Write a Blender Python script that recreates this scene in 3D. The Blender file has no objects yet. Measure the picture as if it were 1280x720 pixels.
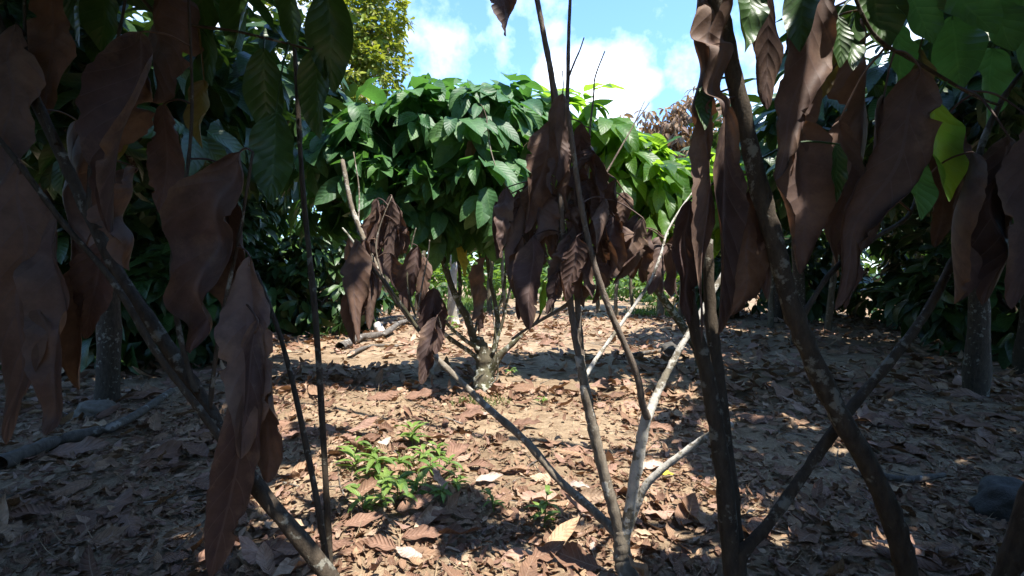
import bpy, math, random
import numpy as np
R = math.radians
SC = bpy.context.scene
COL = SC.collection
rng = np.random.default_rng(11)
random.seed(5)

# ------------------------------------------------------------------ camera geometry
H, F = 1.2, 623.0
PIT = math.atan(20/F)
CP, SP = math.cos(PIT), math.sin(PIT)
def P(px, py, d):                      # a pixel of the 1280x720 photograph at depth d, in metres
    x = (px-640)/F*d; v = (360-py)/F*d
    return np.array((x, d*CP+v*SP, H-d*SP+v*CP))
def gz(x, y):                          # height of the ground
    return (0.035*np.sin(1.3*x+0.4)*np.sin(0.9*y+1.0)+0.018*np.sin(3.1*x+1.7*y)+0.010*np.sin(5.3*x-4.1*y+2)
            + 0.02*np.sin(0.35*y+x*0.2))
def G(px, py):                         # where the ground shows at a pixel
    q = P(px, py, 1.0)-np.array((0, 0, H))
    k = -H/q[2]
    for _ in range(4):
        x, y = q[0]*k, q[1]*k
        k = (gz(x, y)-H)/q[2]
    return np.array((q[0]*k, q[1]*k, H+q[2]*k))

# ------------------------------------------------------------------ objects
def tag(o, label=None, cat=None, group=None, kind=None):
    if label: o['label'] = label
    if cat: o['category'] = cat
    if group: o['group'] = group
    if kind: o['kind'] = kind
    return o
def empty(name, loc, label, cat, group=None):
    o = bpy.data.objects.new(name, None); COL.objects.link(o)
    o.location = tuple(float(v) for v in loc); o.empty_display_size = 0.1
    return tag(o, label, cat, group)

class MB:                              # collects quads, builds them as one mesh object
    def __init__(s): s.v = []; s.f = []; s.uv = []; s.n = 0
    def add(s, v, f, uv):
        s.v.append(np.asarray(v, float).reshape(-1, 3)); s.f.append(np.asarray(f, int).reshape(-1, 4)+s.n)
        s.uv.append(np.asarray(uv, float).reshape(-1, 2)); s.n += len(s.v[-1])
    def build(s, name, mat, parent=None, origin=None, smooth=True):
        v = np.concatenate(s.v); f = np.concatenate(s.f); uv = np.concatenate(s.uv)
        if parent is not None: origin = np.array(parent.location)
        elif origin is None: origin = np.zeros(3)
        v = v-np.asarray(origin)
        me = bpy.data.meshes.new(name)
        me.vertices.add(len(v)); me.vertices.foreach_set('co', v.astype(np.float32).ravel())
        me.loops.add(f.size); me.loops.foreach_set('vertex_index', f.astype(np.int32).ravel())
        me.polygons.add(len(f)); me.polygons.foreach_set('loop_start', np.arange(0, f.size, 4, dtype=np.int32))
        me.polygons.foreach_set('use_smooth', np.full(len(f), smooth))
        ul = me.uv_layers.new(name='UVMap'); ul.data.foreach_set('uv', uv[f.ravel()].astype(np.float32).ravel())
        me.update(calc_edges=True); me.validate()
        me.materials.append(mat)
        o = bpy.data.objects.new(name, me); COL.objects.link(o)
        if parent is not None: o.parent = parent
        else: o.location = tuple(float(q) for q in origin)
        return o

def unit(a): return a/np.maximum(np.linalg.norm(a, axis=-1, keepdims=True), 1e-9)

def smooth_path(pts, per=6):
    p = np.asarray(pts, float)
    if len(p) < 3:
        t = np.linspace(0, 1, per+1)[:, None]; return p[0]*(1-t)+p[-1]*t
    q = np.vstack([2*p[0]-p[1], p, 2*p[-1]-p[-2]]); out = []
    for i in range(1, len(q)-2):
        for k in range(per):
            t = k/per
            out.append(0.5*((2*q[i])+(-q[i-1]+q[i+1])*t+(2*q[i-1]-5*q[i]+4*q[i+1]-q[i+2])*t*t
                            + (-q[i-1]+3*q[i]-3*q[i+1]+q[i+2])*t**3))
    out.append(q[-2]); return np.array(out)

def tube(mb, pts, r0, r1, n=9, per=6, knob=0.10, pw=1.0, wob=0.0):
    c = smooth_path(pts, per)
    if wob: c[1:-1] += rng.normal(0, wob, (len(c)-2, 3))
    m = len(c); T = unit(np.gradient(c, axis=0))
    ref = np.array((0.3, 0.9, 0.1)); 
    N = np.cross(T, ref); N = unit(N); B = np.cross(T, N)
    t = np.linspace(0, 1, m)**pw
    r = (r0*(1-t)+r1*t)*(1+knob*rng.normal(0, 1, m).clip(-1.3, 1.8))
    a = np.linspace(0, 2*np.pi, n, endpoint=False)
    rr = r[:, None]*(1+knob*0.6*rng.normal(0, 1, (m, n)))
    v = c[:, None, :]+rr[..., None]*(np.cos(a)[None, :, None]*N[:, None, :]+np.sin(a)[None, :, None]*B[:, None, :])
    v = v.reshape(-1, 3)
    i, j = np.meshgrid(np.arange(m-1), np.arange(n), indexing='ij')
    f = np.stack([i*n+j, i*n+(j+1) % n, (i+1)*n+(j+1) % n, (i+1)*n+j], -1).reshape(-1, 4)
    L = np.cumsum(np.r_[0, np.linalg.norm(np.diff(c, axis=0), axis=1)])
    uv = np.stack(np.broadcast_arrays(np.abs(np.linspace(-1, 1, n))[None, :], L[:, None]), -1).reshape(-1, 2)
    # close the far end with a tiny cap ring
    cap = np.vstack([c[-1]+T[-1]*r[-1]*0.6]*n); v = np.vstack([v, cap])
    k = m*n; jj = np.arange(n); b = (m-1)*n
    f = np.vstack([f, np.stack([b+jj, b+(jj+1) % n, k+(jj+1) % n, k+jj], -1)])
    uv = np.vstack([uv, np.full((n, 2), 0.5)])
    mb.add(v, f, uv)
    return c

def shape_fn(t, kind):
    if kind == 'cacao':
        s = np.sin(np.pi*np.clip(t, 0, 1)**0.86)**0.72
        return s*np.where(t > 0.82, 1-0.55*((t-0.82)/0.18)**1.0*0.6, 1)
    if kind == 'dry': return np.sin(np.pi*np.clip(t, 0, 1)**0.9)**0.68*(0.88+0.12*np.sin(t*5+1))
    if kind == 'lance': return np.sin(np.pi*t**0.75)**0.9
    return np.sin(np.pi*t**0.95)**0.6
def leaves(mb, O, D, U, L, W, bend, curl, twist=0., wav=0., nu=6, nv=3, kind='cacao', quilt=0.0, fold=0.0, ragged=0.0):
    O = np.asarray(O, float).reshape(-1, 3); n = len(O)
    D = unit(np.broadcast_to(D, (n, 3)).astype(float)); U = np.broadcast_to(U, (n, 3)).astype(float)
    b = lambda a: np.broadcast_to(np.asarray(a, float), (n,))
    L, W, bend, curl, twist, wav = map(b, (L, W, bend, curl, twist, wav))
    Y = np.cross(U, D); bad = np.linalg.norm(Y, axis=1) < 1e-3
    Y[bad] = np.cross(np.array((0.31, 0.77, 0.2)), D[bad]); Y = unit(Y); Z = np.cross(D, Y)
    t = np.linspace(0, 1, nu); s = np.linspace(-1, 1, nv)
    th = bend[:, None]*t[None, :]
    dt = t[1]-t[0]
    mid = (th[:, 1:]+th[:, :-1])/2
    x = np.concatenate([np.zeros((n, 1)), np.cumsum(np.cos(mid)*dt, 1)], 1)*L[:, None]
    z = -np.concatenate([np.zeros((n, 1)), np.cumsum(np.sin(mid)*dt, 1)], 1)*L[:, None]
    w = (W[:, None]/2*(shape_fn(t, kind)[None, :]+0.02))[:, :, None]
    if ragged:
        e0 = rng.normal(0, 1, (n, nu, 2)); e0 = (e0+np.roll(e0, 1, 1)*0.8)*ragged
        for q in range(n):
            for h in range(2):
                for _ in range(rng.integers(0, 4)):
                    k = rng.integers(4, nu-4); e0[q, k:k+rng.integers(1, 3), h] -= rng.uniform(0.15, 0.5)
        w = w*(1+np.where(s < 0, e0[:, :, :1], e0[:, :, 1:])*np.abs(s)**3)
    a = curl[:, None, None]*s[None, None, :]*(0.75+0.5*np.sin(t*4+rng.uniform(0, 6, (n, 1)))[:, :, None]*0.5)
    y = w*s*np.sinc(a/np.pi)
    zc = w*s*np.where(np.abs(a) > 1e-4, (1-np.cos(a))/np.where(np.abs(a) > 1e-4, a, 1), 0)
    if fold: zc = zc+fold*w*np.abs(s)
    ph = rng.uniform(0, 6.28, (n, 1, 1)); ph2 = rng.uniform(0, 6.28, (n, 1, 1)); fr = rng.uniform(1.2, 2.6, (n, 1, 1))*6.28
    ww = np.where(s < 0, np.sin(fr*t[None, :, None]+ph), np.sin(fr*1.27*t[None, :, None]+ph2))*np.abs(s)**1.4
    zc = zc+wav[:, None, None]*w*ww
    if quilt:
        zc = zc-quilt*w*(0.5+0.5*np.cos(2*np.pi*(9*t[None, :, None]-1.7*np.abs(s))))*(1-np.abs(s)**2)*np.minimum(1, np.abs(s)*4)
    tw = (twist[:, None]*(t[None, :]-0.3))[:, :, None]
    y, zc = y*np.cos(tw)-zc*np.sin(tw), y*np.sin(tw)+zc*np.cos(tw)
    e = lambda q: q[:, None, None, :]
    c, sn = np.cos(th)[:, :, None, None], np.sin(th)[:, :, None, None]
    V = (e(O)+x[:, :, None, None]*e(D)+z[:, :, None, None]*e(Z)+y[..., None]*e(Y)+zc[..., None]*(sn*e(D)+c*e(Z)))
    i, j = np.meshgrid(np.arange(nu-1), np.arange(nv-1), indexing='ij')
    f = np.stack([i*nv+j, i*nv+j+1, (i+1)*nv+j+1, (i+1)*nv+j], -1).reshape(-1, 4)
    f = (f[None]+(np.arange(n)*nu*nv)[:, None, None]).reshape(-1, 4)
    uv = np.stack(np.broadcast_arrays((s*0.5+0.5)[None, None, :], t[None, :, None], np.zeros((n, 1, 1)))[:2], -1)
    mb.add(V, f, uv)

# ------------------------------------------------------------------ materials
def newmat(name):
    m = bpy.data.materials.new(name); m.use_nodes = True
    nt = m.node_tree; nt.nodes.clear(); return m, nt
def nd(nt, t, **k):
    n = nt.nodes.new(t)
    for a, b in k.items():
        if a in n.inputs: n.inputs[a].default_value = b
        else: setattr(n, a, b)
    return n
def ramp(nt, fac, stops):
    r = nt.nodes.new('ShaderNodeValToRGB'); el = r.color_ramp.elements
    while len(el) < len(stops): el.new(0.5)
    for e, (p, c) in zip(el, stops): e.position = p; e.color = (*c, 1) if len(c) == 3 else c
    nt.links.new(fac, r.inputs[0]); return r.outputs[0]
def mth(nt, op, a, b=None, c=None):
    n = nt.nodes.new('ShaderNodeMath'); n.operation = op
    for i, q in enumerate((a, b, c)):
        if q is None: continue
        if isinstance(q, (int, float)): n.inputs[i].default_value = q
        else: nt.links.new(q, n.inputs[i])
    return n.outputs[0]
def mixc(nt, fac, a, b, mode='MIX'):
    n = nt.nodes.new('ShaderNodeMix'); n.data_type = 'RGBA'; n.blend_type = mode
    for sock, q in ((n.inputs[0], fac), (n.inputs[6], a), (n.inputs[7], b)):
        if isinstance(q, (int, float)): sock.default_value = q
        elif isinstance(q, tuple): sock.default_value = (*q, 1)
        else: nt.links.new(q, sock)
    return n.outputs[2]
def noise(nt, vec, scale, detail=4, rough=0.6):
    n = nd(nt, 'ShaderNodeTexNoise'); n.inputs['Scale'].default_value = scale
    n.inputs['Detail'].default_value = detail; n.inputs['Roughness'].default_value = rough
    if vec is not None: nt.links.new(vec, n.inputs['Vector'])
    return n.outputs['Fac']

def leaf_mat(name, cols, trans, tfac, rough=0.45, vein=(1.25, 0.35), spot=None, nveins=9, bump=0.35, spec=0.4, obj_rand=False, patch=None):
    m, nt = newmat(name); L = nt.links
    geo = nd(nt, 'ShaderNodeNewGeometry'); uvn = nd(nt, 'ShaderNodeUVMap'); sep = nd(nt, 'ShaderNodeSeparateXYZ')
    L.new(uvn.outputs[0], sep.inputs[0])
    tc = nd(nt, 'ShaderNodeTexCoord')
    rnd = geo.outputs['Random Per Island']
    if obj_rand:
        oi = nd(nt, 'ShaderNodeObjectInfo'); rnd = mth(nt, 'FRACT', mth(nt, 'ADD', oi.outputs['Random'], rnd))
    k = len(cols)
    base = ramp(nt, rnd, [(i/(k-1) if k > 1 else 0, c) for i, c in enumerate(cols)])
    nz = noise(nt, tc.outputs['Object'], 22, 5, 0.65)
    base = mixc(nt, 0.75, base, ramp(nt, nz, [(0.3, (0.55, 0.55, 0.55)), (0.7, (1.35, 1.3, 1.25))]), 'MULTIPLY')
    au = mth(nt, 'ABSOLUTE', mth(nt, 'SUBTRACT', sep.outputs[0], 0.5))
    ph = mth(nt, 'SUBTRACT', mth(nt, 'MULTIPLY', sep.outputs[1], nveins), mth(nt, 'MULTIPLY', au, 3.4))
    wv = mth(nt, 'ABSOLUTE', mth(nt, 'SINE', mth(nt, 'MULTIPLY', ph, math.pi)))   # 0 on a side vein
    mid = mth(nt, 'LESS_THAN', au, 0.022)
    veinm = mth(nt, 'MAXIMUM', mid, mth(nt, 'LESS_THAN', wv, 0.10))
    base2 = mixc(nt, mth(nt, 'MULTIPLY', veinm, vein[1]), base, tuple(min(1, c*vein[0]+0.02) for c in cols[-1]))
    if spot:
        sp = ramp(nt, noise(nt, tc.outputs['Object'], 9, 6, 0.7), [(0.52, (0, 0, 0)), (0.66, (1, 1, 1))])
        base2 = mixc(nt, mth(nt, 'MULTIPLY', sp, 0.7), base2, spot)
    if patch:
        pp = mth(nt, 'ADD', noise(nt, tc.outputs['Object'], 6.5, 6, 0.72), mth(nt, 'MULTIPLY', au, 0.25))
        base2 = mixc(nt, ramp(nt, pp, [(0.58, (0, 0, 0)), (0.74, (0.75, 0.75, 0.75))]), base2, patch)
    hgt = mth(nt, 'ADD', mth(nt, 'MULTIPLY', wv, 0.7), mth(nt, 'MULTIPLY', nz, 0.9))
    bp = nd(nt, 'ShaderNodeBump', Strength=bump, Distance=0.006); L.new(hgt, bp.inputs['Height'])
    pb = nd(nt, 'ShaderNodeBsdfPrincipled', Roughness=rough)
    pb.inputs['Specular IOR Level'].default_value = spec
    L.new(base2, pb.inputs['Base Color']); L.new(bp.outputs[0], pb.inputs['Normal'])
    tr = nd(nt, 'ShaderNodeBsdfTranslucent'); tcol = mixc(nt, 0.6, trans, base2, 'MULTIPLY')
    tcol = mixc(nt, 0.5, trans, tcol)
    L.new(tcol, tr.inputs[0]); L.new(bp.outputs[0], tr.inputs['Normal'])
    mx = nd(nt, 'ShaderNodeMixShader'); mx.inputs[0].default_value = tfac
    L.new(pb.outputs[0], mx.inputs[1]); L.new(tr.outputs[0], mx.inputs[2])
    out = nd(nt, 'ShaderNodeOutputMaterial'); L.new(mx.outputs[0], out.inputs[0])
    return m

def bark_mat(name, dark, mid, lichen, amount, scale=30, moss=None):
    m, nt = newmat(name); L = nt.links
    tc = nd(nt, 'ShaderNodeTexCoord'); o = tc.outputs['Object']
    mp = nd(nt, 'ShaderNodeMapping'); mp.inputs['Scale'].default_value = (1, 1, 0.35); L.new(o, mp.inputs[0])
    n1 = noise(nt, mp.outputs[0], scale*1.6, 7, 0.7); n2 = noise(nt, o, scale*0.75, 6, 0.62)
    n3 = noise(nt, o, scale*4, 3, 0.6); n4 = noise(nt, o, scale*0.16, 3, 0.5)
    base = ramp(nt, n1, [(0.3, dark), (0.7, mid)])
    if moss: base = mixc(nt, ramp(nt, n4, [(0.45, (0, 0, 0)), (0.65, (0.75, 0.75, 0.75))]), base, moss)
    lf = mth(nt, 'ADD', n2, mth(nt, 'MULTIPLY', mth(nt, 'SUBTRACT', n4, 0.5), 0.55))
    mask = ramp(nt, lf, [(0.62-amount*0.25, (0, 0, 0)), (0.68-amount*0.25, (1, 1, 1))])
    lic = mixc(nt, n3, lichen, tuple(c*0.6 for c in lichen))
    col = mixc(nt, mth(nt, 'MULTIPLY', mask, 0.9), base, lic)
    bp = nd(nt, 'ShaderNodeBump', Strength=0.7, Distance=0.006)
    L.new(mth(nt, 'ADD', mth(nt, 'ADD', n1, mth(nt, 'MULTIPLY', n3, 0.4)), mth(nt, 'MULTIPLY', mask, 0.25)), bp.inputs['Height'])
    pb = nd(nt, 'ShaderNodeBsdfPrincipled', Roughness=0.85); pb.inputs['Specular IOR Level'].default_value = 0.2
    L.new(col, pb.inputs['Base Color']); L.new(bp.outputs[0], pb.inputs['Normal'])
    out = nd(nt, 'ShaderNodeOutputMaterial'); L.new(pb.outputs[0], out.inputs[0])
    return m

M = {}
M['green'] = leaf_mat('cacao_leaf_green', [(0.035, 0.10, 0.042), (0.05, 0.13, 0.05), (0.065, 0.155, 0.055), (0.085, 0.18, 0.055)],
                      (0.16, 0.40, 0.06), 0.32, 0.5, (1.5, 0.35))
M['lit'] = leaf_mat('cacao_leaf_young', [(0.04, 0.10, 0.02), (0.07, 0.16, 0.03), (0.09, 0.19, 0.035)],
                    (0.42, 0.70, 0.05), 0.5, 0.42, (1.5, 0.4))  # backlit copy of the cacao leaf, glow set into its translucent colour
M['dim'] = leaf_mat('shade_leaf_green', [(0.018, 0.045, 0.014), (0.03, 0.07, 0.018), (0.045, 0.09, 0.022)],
                    (0.10, 0.2, 0.02), 0.10, 0.42, (1.4, 0.3))  # darkened copy of the green leaf, shade put into its colour
M['dry'] = leaf_mat('withered_leaf', [(0.052, 0.034, 0.031), (0.078, 0.049, 0.045), (0.10, 0.063, 0.055), (0.13, 0.090, 0.076), (0.135, 0.080, 0.056), (0.064, 0.041, 0.037)],
                    (0.30, 0.13, 0.06), 0.10, 0.66, (1.5, 0.55), spot=(0.07, 0.045, 0.045), bump=0.3, patch=(0.20, 0.13, 0.09), spec=0.25, obj_rand=True)
M['browning'] = leaf_mat('yellowing_leaf', [(0.07, 0.07, 0.02), (0.10, 0.08, 0.025), (0.10, 0.06, 0.03)], (0.4, 0.3, 0.04), 0.2, 0.5, (1.4, 0.3), spot=(0.10, 0.055, 0.035), obj_rand=True)
M['litter'] = leaf_mat('litter_leaf', [(0.12, 0.062, 0.042), (0.22, 0.13, 0.085), (0.33, 0.225, 0.145), (0.19, 0.105, 0.072),
                                       (0.40, 0.27, 0.17), (0.16, 0.085, 0.06), (0.36, 0.23, 0.18), (0.48, 0.36, 0.25)],
                       (0.4, 0.2, 0.08), 0.10, 0.75, (1.2, 0.25), spot=(0.12, 0.07, 0.05), bump=0.6, spec=0.2)
M['fallen'] = leaf_mat('fallen_leaf_brown', [(0.14, 0.08, 0.055), (0.20, 0.115, 0.08), (0.27, 0.16, 0.11)],
                       (0.4, 0.2, 0.08), 0.08, 0.65, (1.3, 0.35), spot=(0.12, 0.07, 0.055), bump=0.8, spec=0.25, obj_rand=True)
M['fallen_pale'] = leaf_mat('fallen_leaf_pale', [(0.42, 0.33, 0.29), (0.50, 0.40, 0.34)], (0.4, 0.3, 0.2), 0.08, 0.7, (1.1, 0.3), bump=0.7, obj_rand=True)
M['fallen_yellow'] = leaf_mat('fallen_leaf_yellow', [(0.55, 0.42, 0.05), (0.62, 0.48, 0.06)], (0.6, 0.5, 0.1), 0.15, 0.6, bump=0.5)
M['weed'] = leaf_mat('weed_leaf', [(0.08, 0.16, 0.035), (0.13, 0.22, 0.045), (0.18, 0.27, 0.06)], (0.3, 0.5, 0.06), 0.3, 0.45, nveins=6)
M['yellowleaf'] = leaf_mat('sunlit_small_leaf', [(0.07, 0.14, 0.02), (0.18, 0.24, 0.03), (0.32, 0.32, 0.03), (0.09, 0.18, 0.03), (0.24, 0.24, 0.04), (0.12, 0.09, 0.04)],
                           (0.45, 0.5, 0.04), 0.35, 0.5)
M['far'] = leaf_mat('background_leaf', [(0.03, 0.07, 0.018), (0.05, 0.11, 0.022), (0.08, 0.15, 0.028)], (0.35, 0.55, 0.05), 0.38, 0.5)
M['drytree'] = leaf_mat('hanging_dead_foliage', [(0.13, 0.08, 0.05), (0.24, 0.16, 0.10), (0.34, 0.24, 0.15), (0.17, 0.10, 0.07)],
                        (0.5, 0.3, 0.12), 0.25, 0.7)
M['grass'] = leaf_mat('grass_blade', [(0.05, 0.11, 0.02), (0.09, 0.16, 0.03), (0.14, 0.20, 0.05)], (0.3, 0.45, 0.05), 0.3, 0.5)
M['straw'] = leaf_mat('dry_straw', [(0.28, 0.20, 0.12), (0.42, 0.32, 0.20), (0.20, 0.14, 0.09)], (0.4, 0.3, 0.1), 0.05, 0.8)
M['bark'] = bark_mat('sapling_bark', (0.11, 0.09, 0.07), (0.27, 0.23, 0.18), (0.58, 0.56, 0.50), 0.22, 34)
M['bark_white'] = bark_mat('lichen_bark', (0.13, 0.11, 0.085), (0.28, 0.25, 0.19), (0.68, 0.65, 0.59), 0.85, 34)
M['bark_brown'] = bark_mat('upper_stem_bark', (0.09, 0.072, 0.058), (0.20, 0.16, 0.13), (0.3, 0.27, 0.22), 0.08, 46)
M['bark_dark'] = bark_mat('shaded_bark', (0.03, 0.024, 0.018), (0.085, 0.066, 0.048), (0.25, 0.24, 0.2), 0.1, 36)  # sapling bark again, darkened so its colour carries the shade
M['bark_moss'] = bark_mat('mossy_bark', (0.05, 0.045, 0.03), (0.13, 0.11, 0.075), (0.50, 0.50, 0.43), 0.28, 30, moss=(0.075, 0.085, 0.03))
M['bark_pale'] = bark_mat('pale_bark', (0.2, 0.18, 0.14), (0.36, 0.33, 0.27), (0.65, 0.62, 0.55), 0.5, 9)
M['bark_far'] = bark_mat('background_bark', (0.07, 0.06, 0.04), (0.17, 0.145, 0.1), (0.4, 0.38, 0.3), 0.25, 12)
M['deadwood'] = bark_mat('dead_wood', (0.06, 0.05, 0.042), (0.16, 0.14, 0.12), (0.35, 0.33, 0.3), 0.2, 22)

def stone_mat(name, a, b):
    m, nt = newmat(name); L = nt.links; tc = nd(nt, 'ShaderNodeTexCoord')
    n = noise(nt, tc.outputs['Object'], 14, 8, 0.7)
    pb = nd(nt, 'ShaderNodeBsdfPrincipled', Roughness=0.9)
    L.new(ramp(nt, n, [(0.3, a), (0.7, b)]), pb.inputs['Base Color'])
    bp = nd(nt, 'ShaderNodeBump', Strength=0.8, Distance=0.02); L.new(n, bp.inputs['Height']); L.new(bp.outputs[0], pb.inputs['Normal'])
    o = nd(nt, 'ShaderNodeOutputMaterial'); L.new(pb.outputs[0], o.inputs[0]); return m
M['stone_white'] = stone_mat('pale_stone', (0.40, 0.38, 0.36), (0.72, 0.70, 0.68))
M['stone_grey'] = stone_mat('dirty_stone', (0.07, 0.055, 0.042), (0.24, 0.205, 0.165))  # darker, browner tones than the pale stone
M['stone_dark'] = stone_mat('dark_stone', (0.03, 0.028, 0.026), (0.10, 0.09, 0.08))

def ground_mat():
    m, nt = newmat('soil_ground'); L = nt.links
    tc = nd(nt, 'ShaderNodeTexCoord'); o = tc.outputs['Object']
    big = noise(nt, o, 0.55, 4, 0.55); med = noise(nt, o, 6, 7, 0.7); fine = noise(nt, o, 55, 6, 0.75); grit = noise(nt, o, 210, 3, 0.6)
    c = ramp(nt, med, [(0.30, (0.19, 0.13, 0.085)), (0.5, (0.33, 0.245, 0.165)), (0.72, (0.45, 0.355, 0.25))])
    c = mixc(nt, 0.8, c, ramp(nt, fine, [(0.3, (0.45, 0.42, 0.40)), (0.7, (1.3, 1.28, 1.22))]), 'MULTIPLY')
    c = mixc(nt, 0.5, c, ramp(nt, grit, [(0.35, (0.5, 0.5, 0.5)), (0.65, (1.3, 1.3, 1.3))]), 'MULTIPLY')
    c = mixc(nt, ramp(nt, big, [(0.46, (0, 0, 0)), (0.62, (0.55, 0.55, 0.55))]), c, (0.13, 0.085, 0.05))
    bp = nd(nt, 'ShaderNodeBump', Strength=0.9, Distance=0.03)
    L.new(mth(nt, 'ADD', mth(nt, 'MULTIPLY', med, 0.6), mth(nt, 'ADD', mth(nt, 'MULTIPLY', fine, 0.5), mth(nt, 'MULTIPLY', grit, 0.15))), bp.inputs['Height'])
    pb = nd(nt, 'ShaderNodeBsdfPrincipled', Roughness=0.95); pb.inputs['Specular IOR Level'].default_value = 0.15
    L.new(c, pb.inputs['Base Color']); L.new(bp.outputs[0], pb.inputs['Normal'])
    out = nd(nt, 'ShaderNodeOutputMaterial'); L.new(pb.outputs[0], out.inputs[0]); return m
M['ground'] = ground_mat()

# ------------------------------------------------------------------ ground
def build_ground():
    k = np.linspace(-1, 1, 281); g = np.sign(k)*(np.abs(k)*9+np.abs(k)**7*291)
    xx, yy = np.meshgrid(g, g+5, indexing='ij')
    z = gz(xx, yy)*np.clip(1.3-np.hypot(xx, yy-5)/60, 0, 1)
    z = z+rng.normal(0, 0.004, z.shape)
    n = len(g); i, j = np.meshgrid(np.arange(n-1), np.arange(n-1), indexing='ij')
    f = np.stack([i*n+j, (i+1)*n+j, (i+1)*n+j+1, i*n+j+1], -1).reshape(-1, 4)
    mb = MB(); mb.add(np.stack([xx, yy, z], -1), f, np.stack([xx, yy], -1))
    tag(mb.build('ground', M['ground']), 'sunlit tan soil of the grove floor under the fallen leaves', 'ground', kind='structure')
build_ground()

# ------------------------------------------------------------------ ground cover
def wedge(n, y0, y1, spread=1.4, power=2.0):
    y = (rng.uniform(0, 1, n)*(y1**power-y0**power)+y0**power)**(1/power)
    x = rng.uniform(-1, 1, n)*y*spread
    return x, y
bare = [(G(690, 470), 0.9, 0.9, 0.7), (G(500, 452), 1.6, 0.5, 0.8), (G(700, 530), 0.55, 0.5, 0.55), (G(760, 440), 1.0, 0.8, 0.4)]
def keep(x, y):
    p = np.ones_like(x)
    for c, rx, ry, k in bare: p *= 1-k*np.exp(-(((x-c[0])/rx)**2+((y-c[1])/ry)**2))
    p *= 0.62+0.38*np.sin(2.3*x+1.1*y)*np.sin(1.9*y-1.3*x+1)
    p = np.where(y < 2.7, np.maximum(p, 0.85), p)
    return rng.uniform(0, 1, len(x)) < p
def build_litter():
    mb = MB()
    for (n, y0, y1, l0, l1, nu, nv, up, pw) in ((29000, 1.5, 5.0, 0.025, 0.085, 6, 3, 0.018, 1.2), (2900, 1.6, 6.5, 0.10, 0.24, 8, 5, 0.028, 1.5),
                                        (16000, 4.6, 15.0, 0.09, 0.26, 5, 3, 0.05, 1.5), (4500, 14, 34.0, 0.2, 0.42, 4, 3, 0.05, 1.6)):
        x, y = wedge(n, y0, y1, power=pw); k = keep(x, y)
        if l1 == 0.24: k &= (y > 2.9) | (rng.uniform(0, 1, n) < 0.5)
        x, y = x[k], y[k]; m = len(x)
        yaw = rng.uniform(0, 6.283, m); tl = rng.normal(0, 0.15, m)
        D = np.stack([np.cos(yaw)*np.cos(tl), np.sin(yaw)*np.cos(tl), np.sin(tl)], -1)
        L = rng.uniform(l0, l1, m)
        O = np.stack([x, y, gz(x, y)+rng.uniform(0.006, up, m)+np.abs(tl)*L*0.4], -1)
        U = np.stack([rng.normal(0, 0.45, m), rng.normal(0, 0.45, m), np.where(rng.uniform(0, 1, m) < 0.7, 1., -1.)], -1)
        leaves(mb, O, D, U, L, L*rng.uniform(0.28, 0.5, m), rng.normal(0.1, 0.7, m), rng.uniform(0.2, 1.7, m), rng.normal(0, 0.7, m),
               rng.uniform(0.1, 0.5, m), nu, nv, 'cacao')
    tag(mb.build('leaf_litter', M['litter']), 'carpet of curled brown dead leaves covering the grove floor', 'leaf litter', kind='stuff')
    mb = MB()
    x, y = wedge(9000, 1.6, 7.0, power=1.3); m = len(x); yaw = rng.uniform(0, 6.283, m)
    D = np.stack([np.cos(yaw), np.sin(yaw), rng.normal(0, 0.12, m)], -1)
    O = np.stack([x, y, gz(x, y)+rng.uniform(0.004, 0.02, m)], -1)
    leaves(mb, O, D, (0, 0, 1), rng.uniform(0.05, 0.16, m), rng.uniform(0.0015, 0.004, m), rng.normal(0, 0.8, m), 0.5, 0, 0, 5, 3, 'grass')
    tag(mb.build('dry_straw', M['straw']), 'thin bleached straw and fibres strewn over the bare soil', 'straw', kind='stuff')
    mb = MB()
    for _ in range(420):
        x, y = wedge(1, 1.7, 9, power=1.5); x, y = x[0], y[0]; a = rng.uniform(0, 3.14); l = rng.uniform(0.08, 0.3); z = gz(x, y)+0.012
        d = np.array((math.cos(a), math.sin(a), 0)); q = np.array((x, y, z))
        tube(mb, [q-d*l, q+rng.normal(0, 0.012, 3)*np.array((1, 1, 0.2)), q+d*l+np.array((0, 0, 0.01))], rng.uniform(0.002, 0.005), 0.0015, 5, 2)
    tag(mb.build('twig_litter', M['deadwood']), 'thin broken twigs scattered among the fallen leaves', 'twigs', kind='stuff')
    mb = MB()
    for c, rx, ry, n in ((G(578, 384), 1.3, 2.6, 2600), (G(470, 372), 2.0, 2.5, 1500), (G(835, 392), 1.2, 1.2, 800), (G(390, 390), 1.6, 2.4, 1500), (G(608, 505), 0.22, 0.12, 110),
                         (G(585, 505), 0.16, 0.10, 70), (G(505, 590), 0.35, 0.25, 160)):
        near = c[1] < 6
        a = rng.uniform(0, 6.283, n); r = np.sqrt(rng.uniform(0, 1, n))
        x, y = c[0]+rx*r*np.cos(a), c[1]+ry*r*np.sin(a)
        D = np.stack([rng.normal(0, 0.4, n), rng.normal(0, 0.4, n), np.ones(n)], -1)
        leaves(mb, np.stack([x, y, gz(x, y)], -1), D, rng.normal(0, 1, (n, 3)), rng.uniform(0.03, 0.10, n) if near else rng.uniform(0.10, 0.3, n),
               0.006 if near else 0.022, rng.uniform(0.2, 1.2, n), 0.3, 0, 0, 4, 3, 'grass')
    tag(mb.build('grass_patch', M['grass']), 'short bright green grass growing in patches behind the leafy bush', 'grass', kind='stuff')
build_litter()

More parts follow.
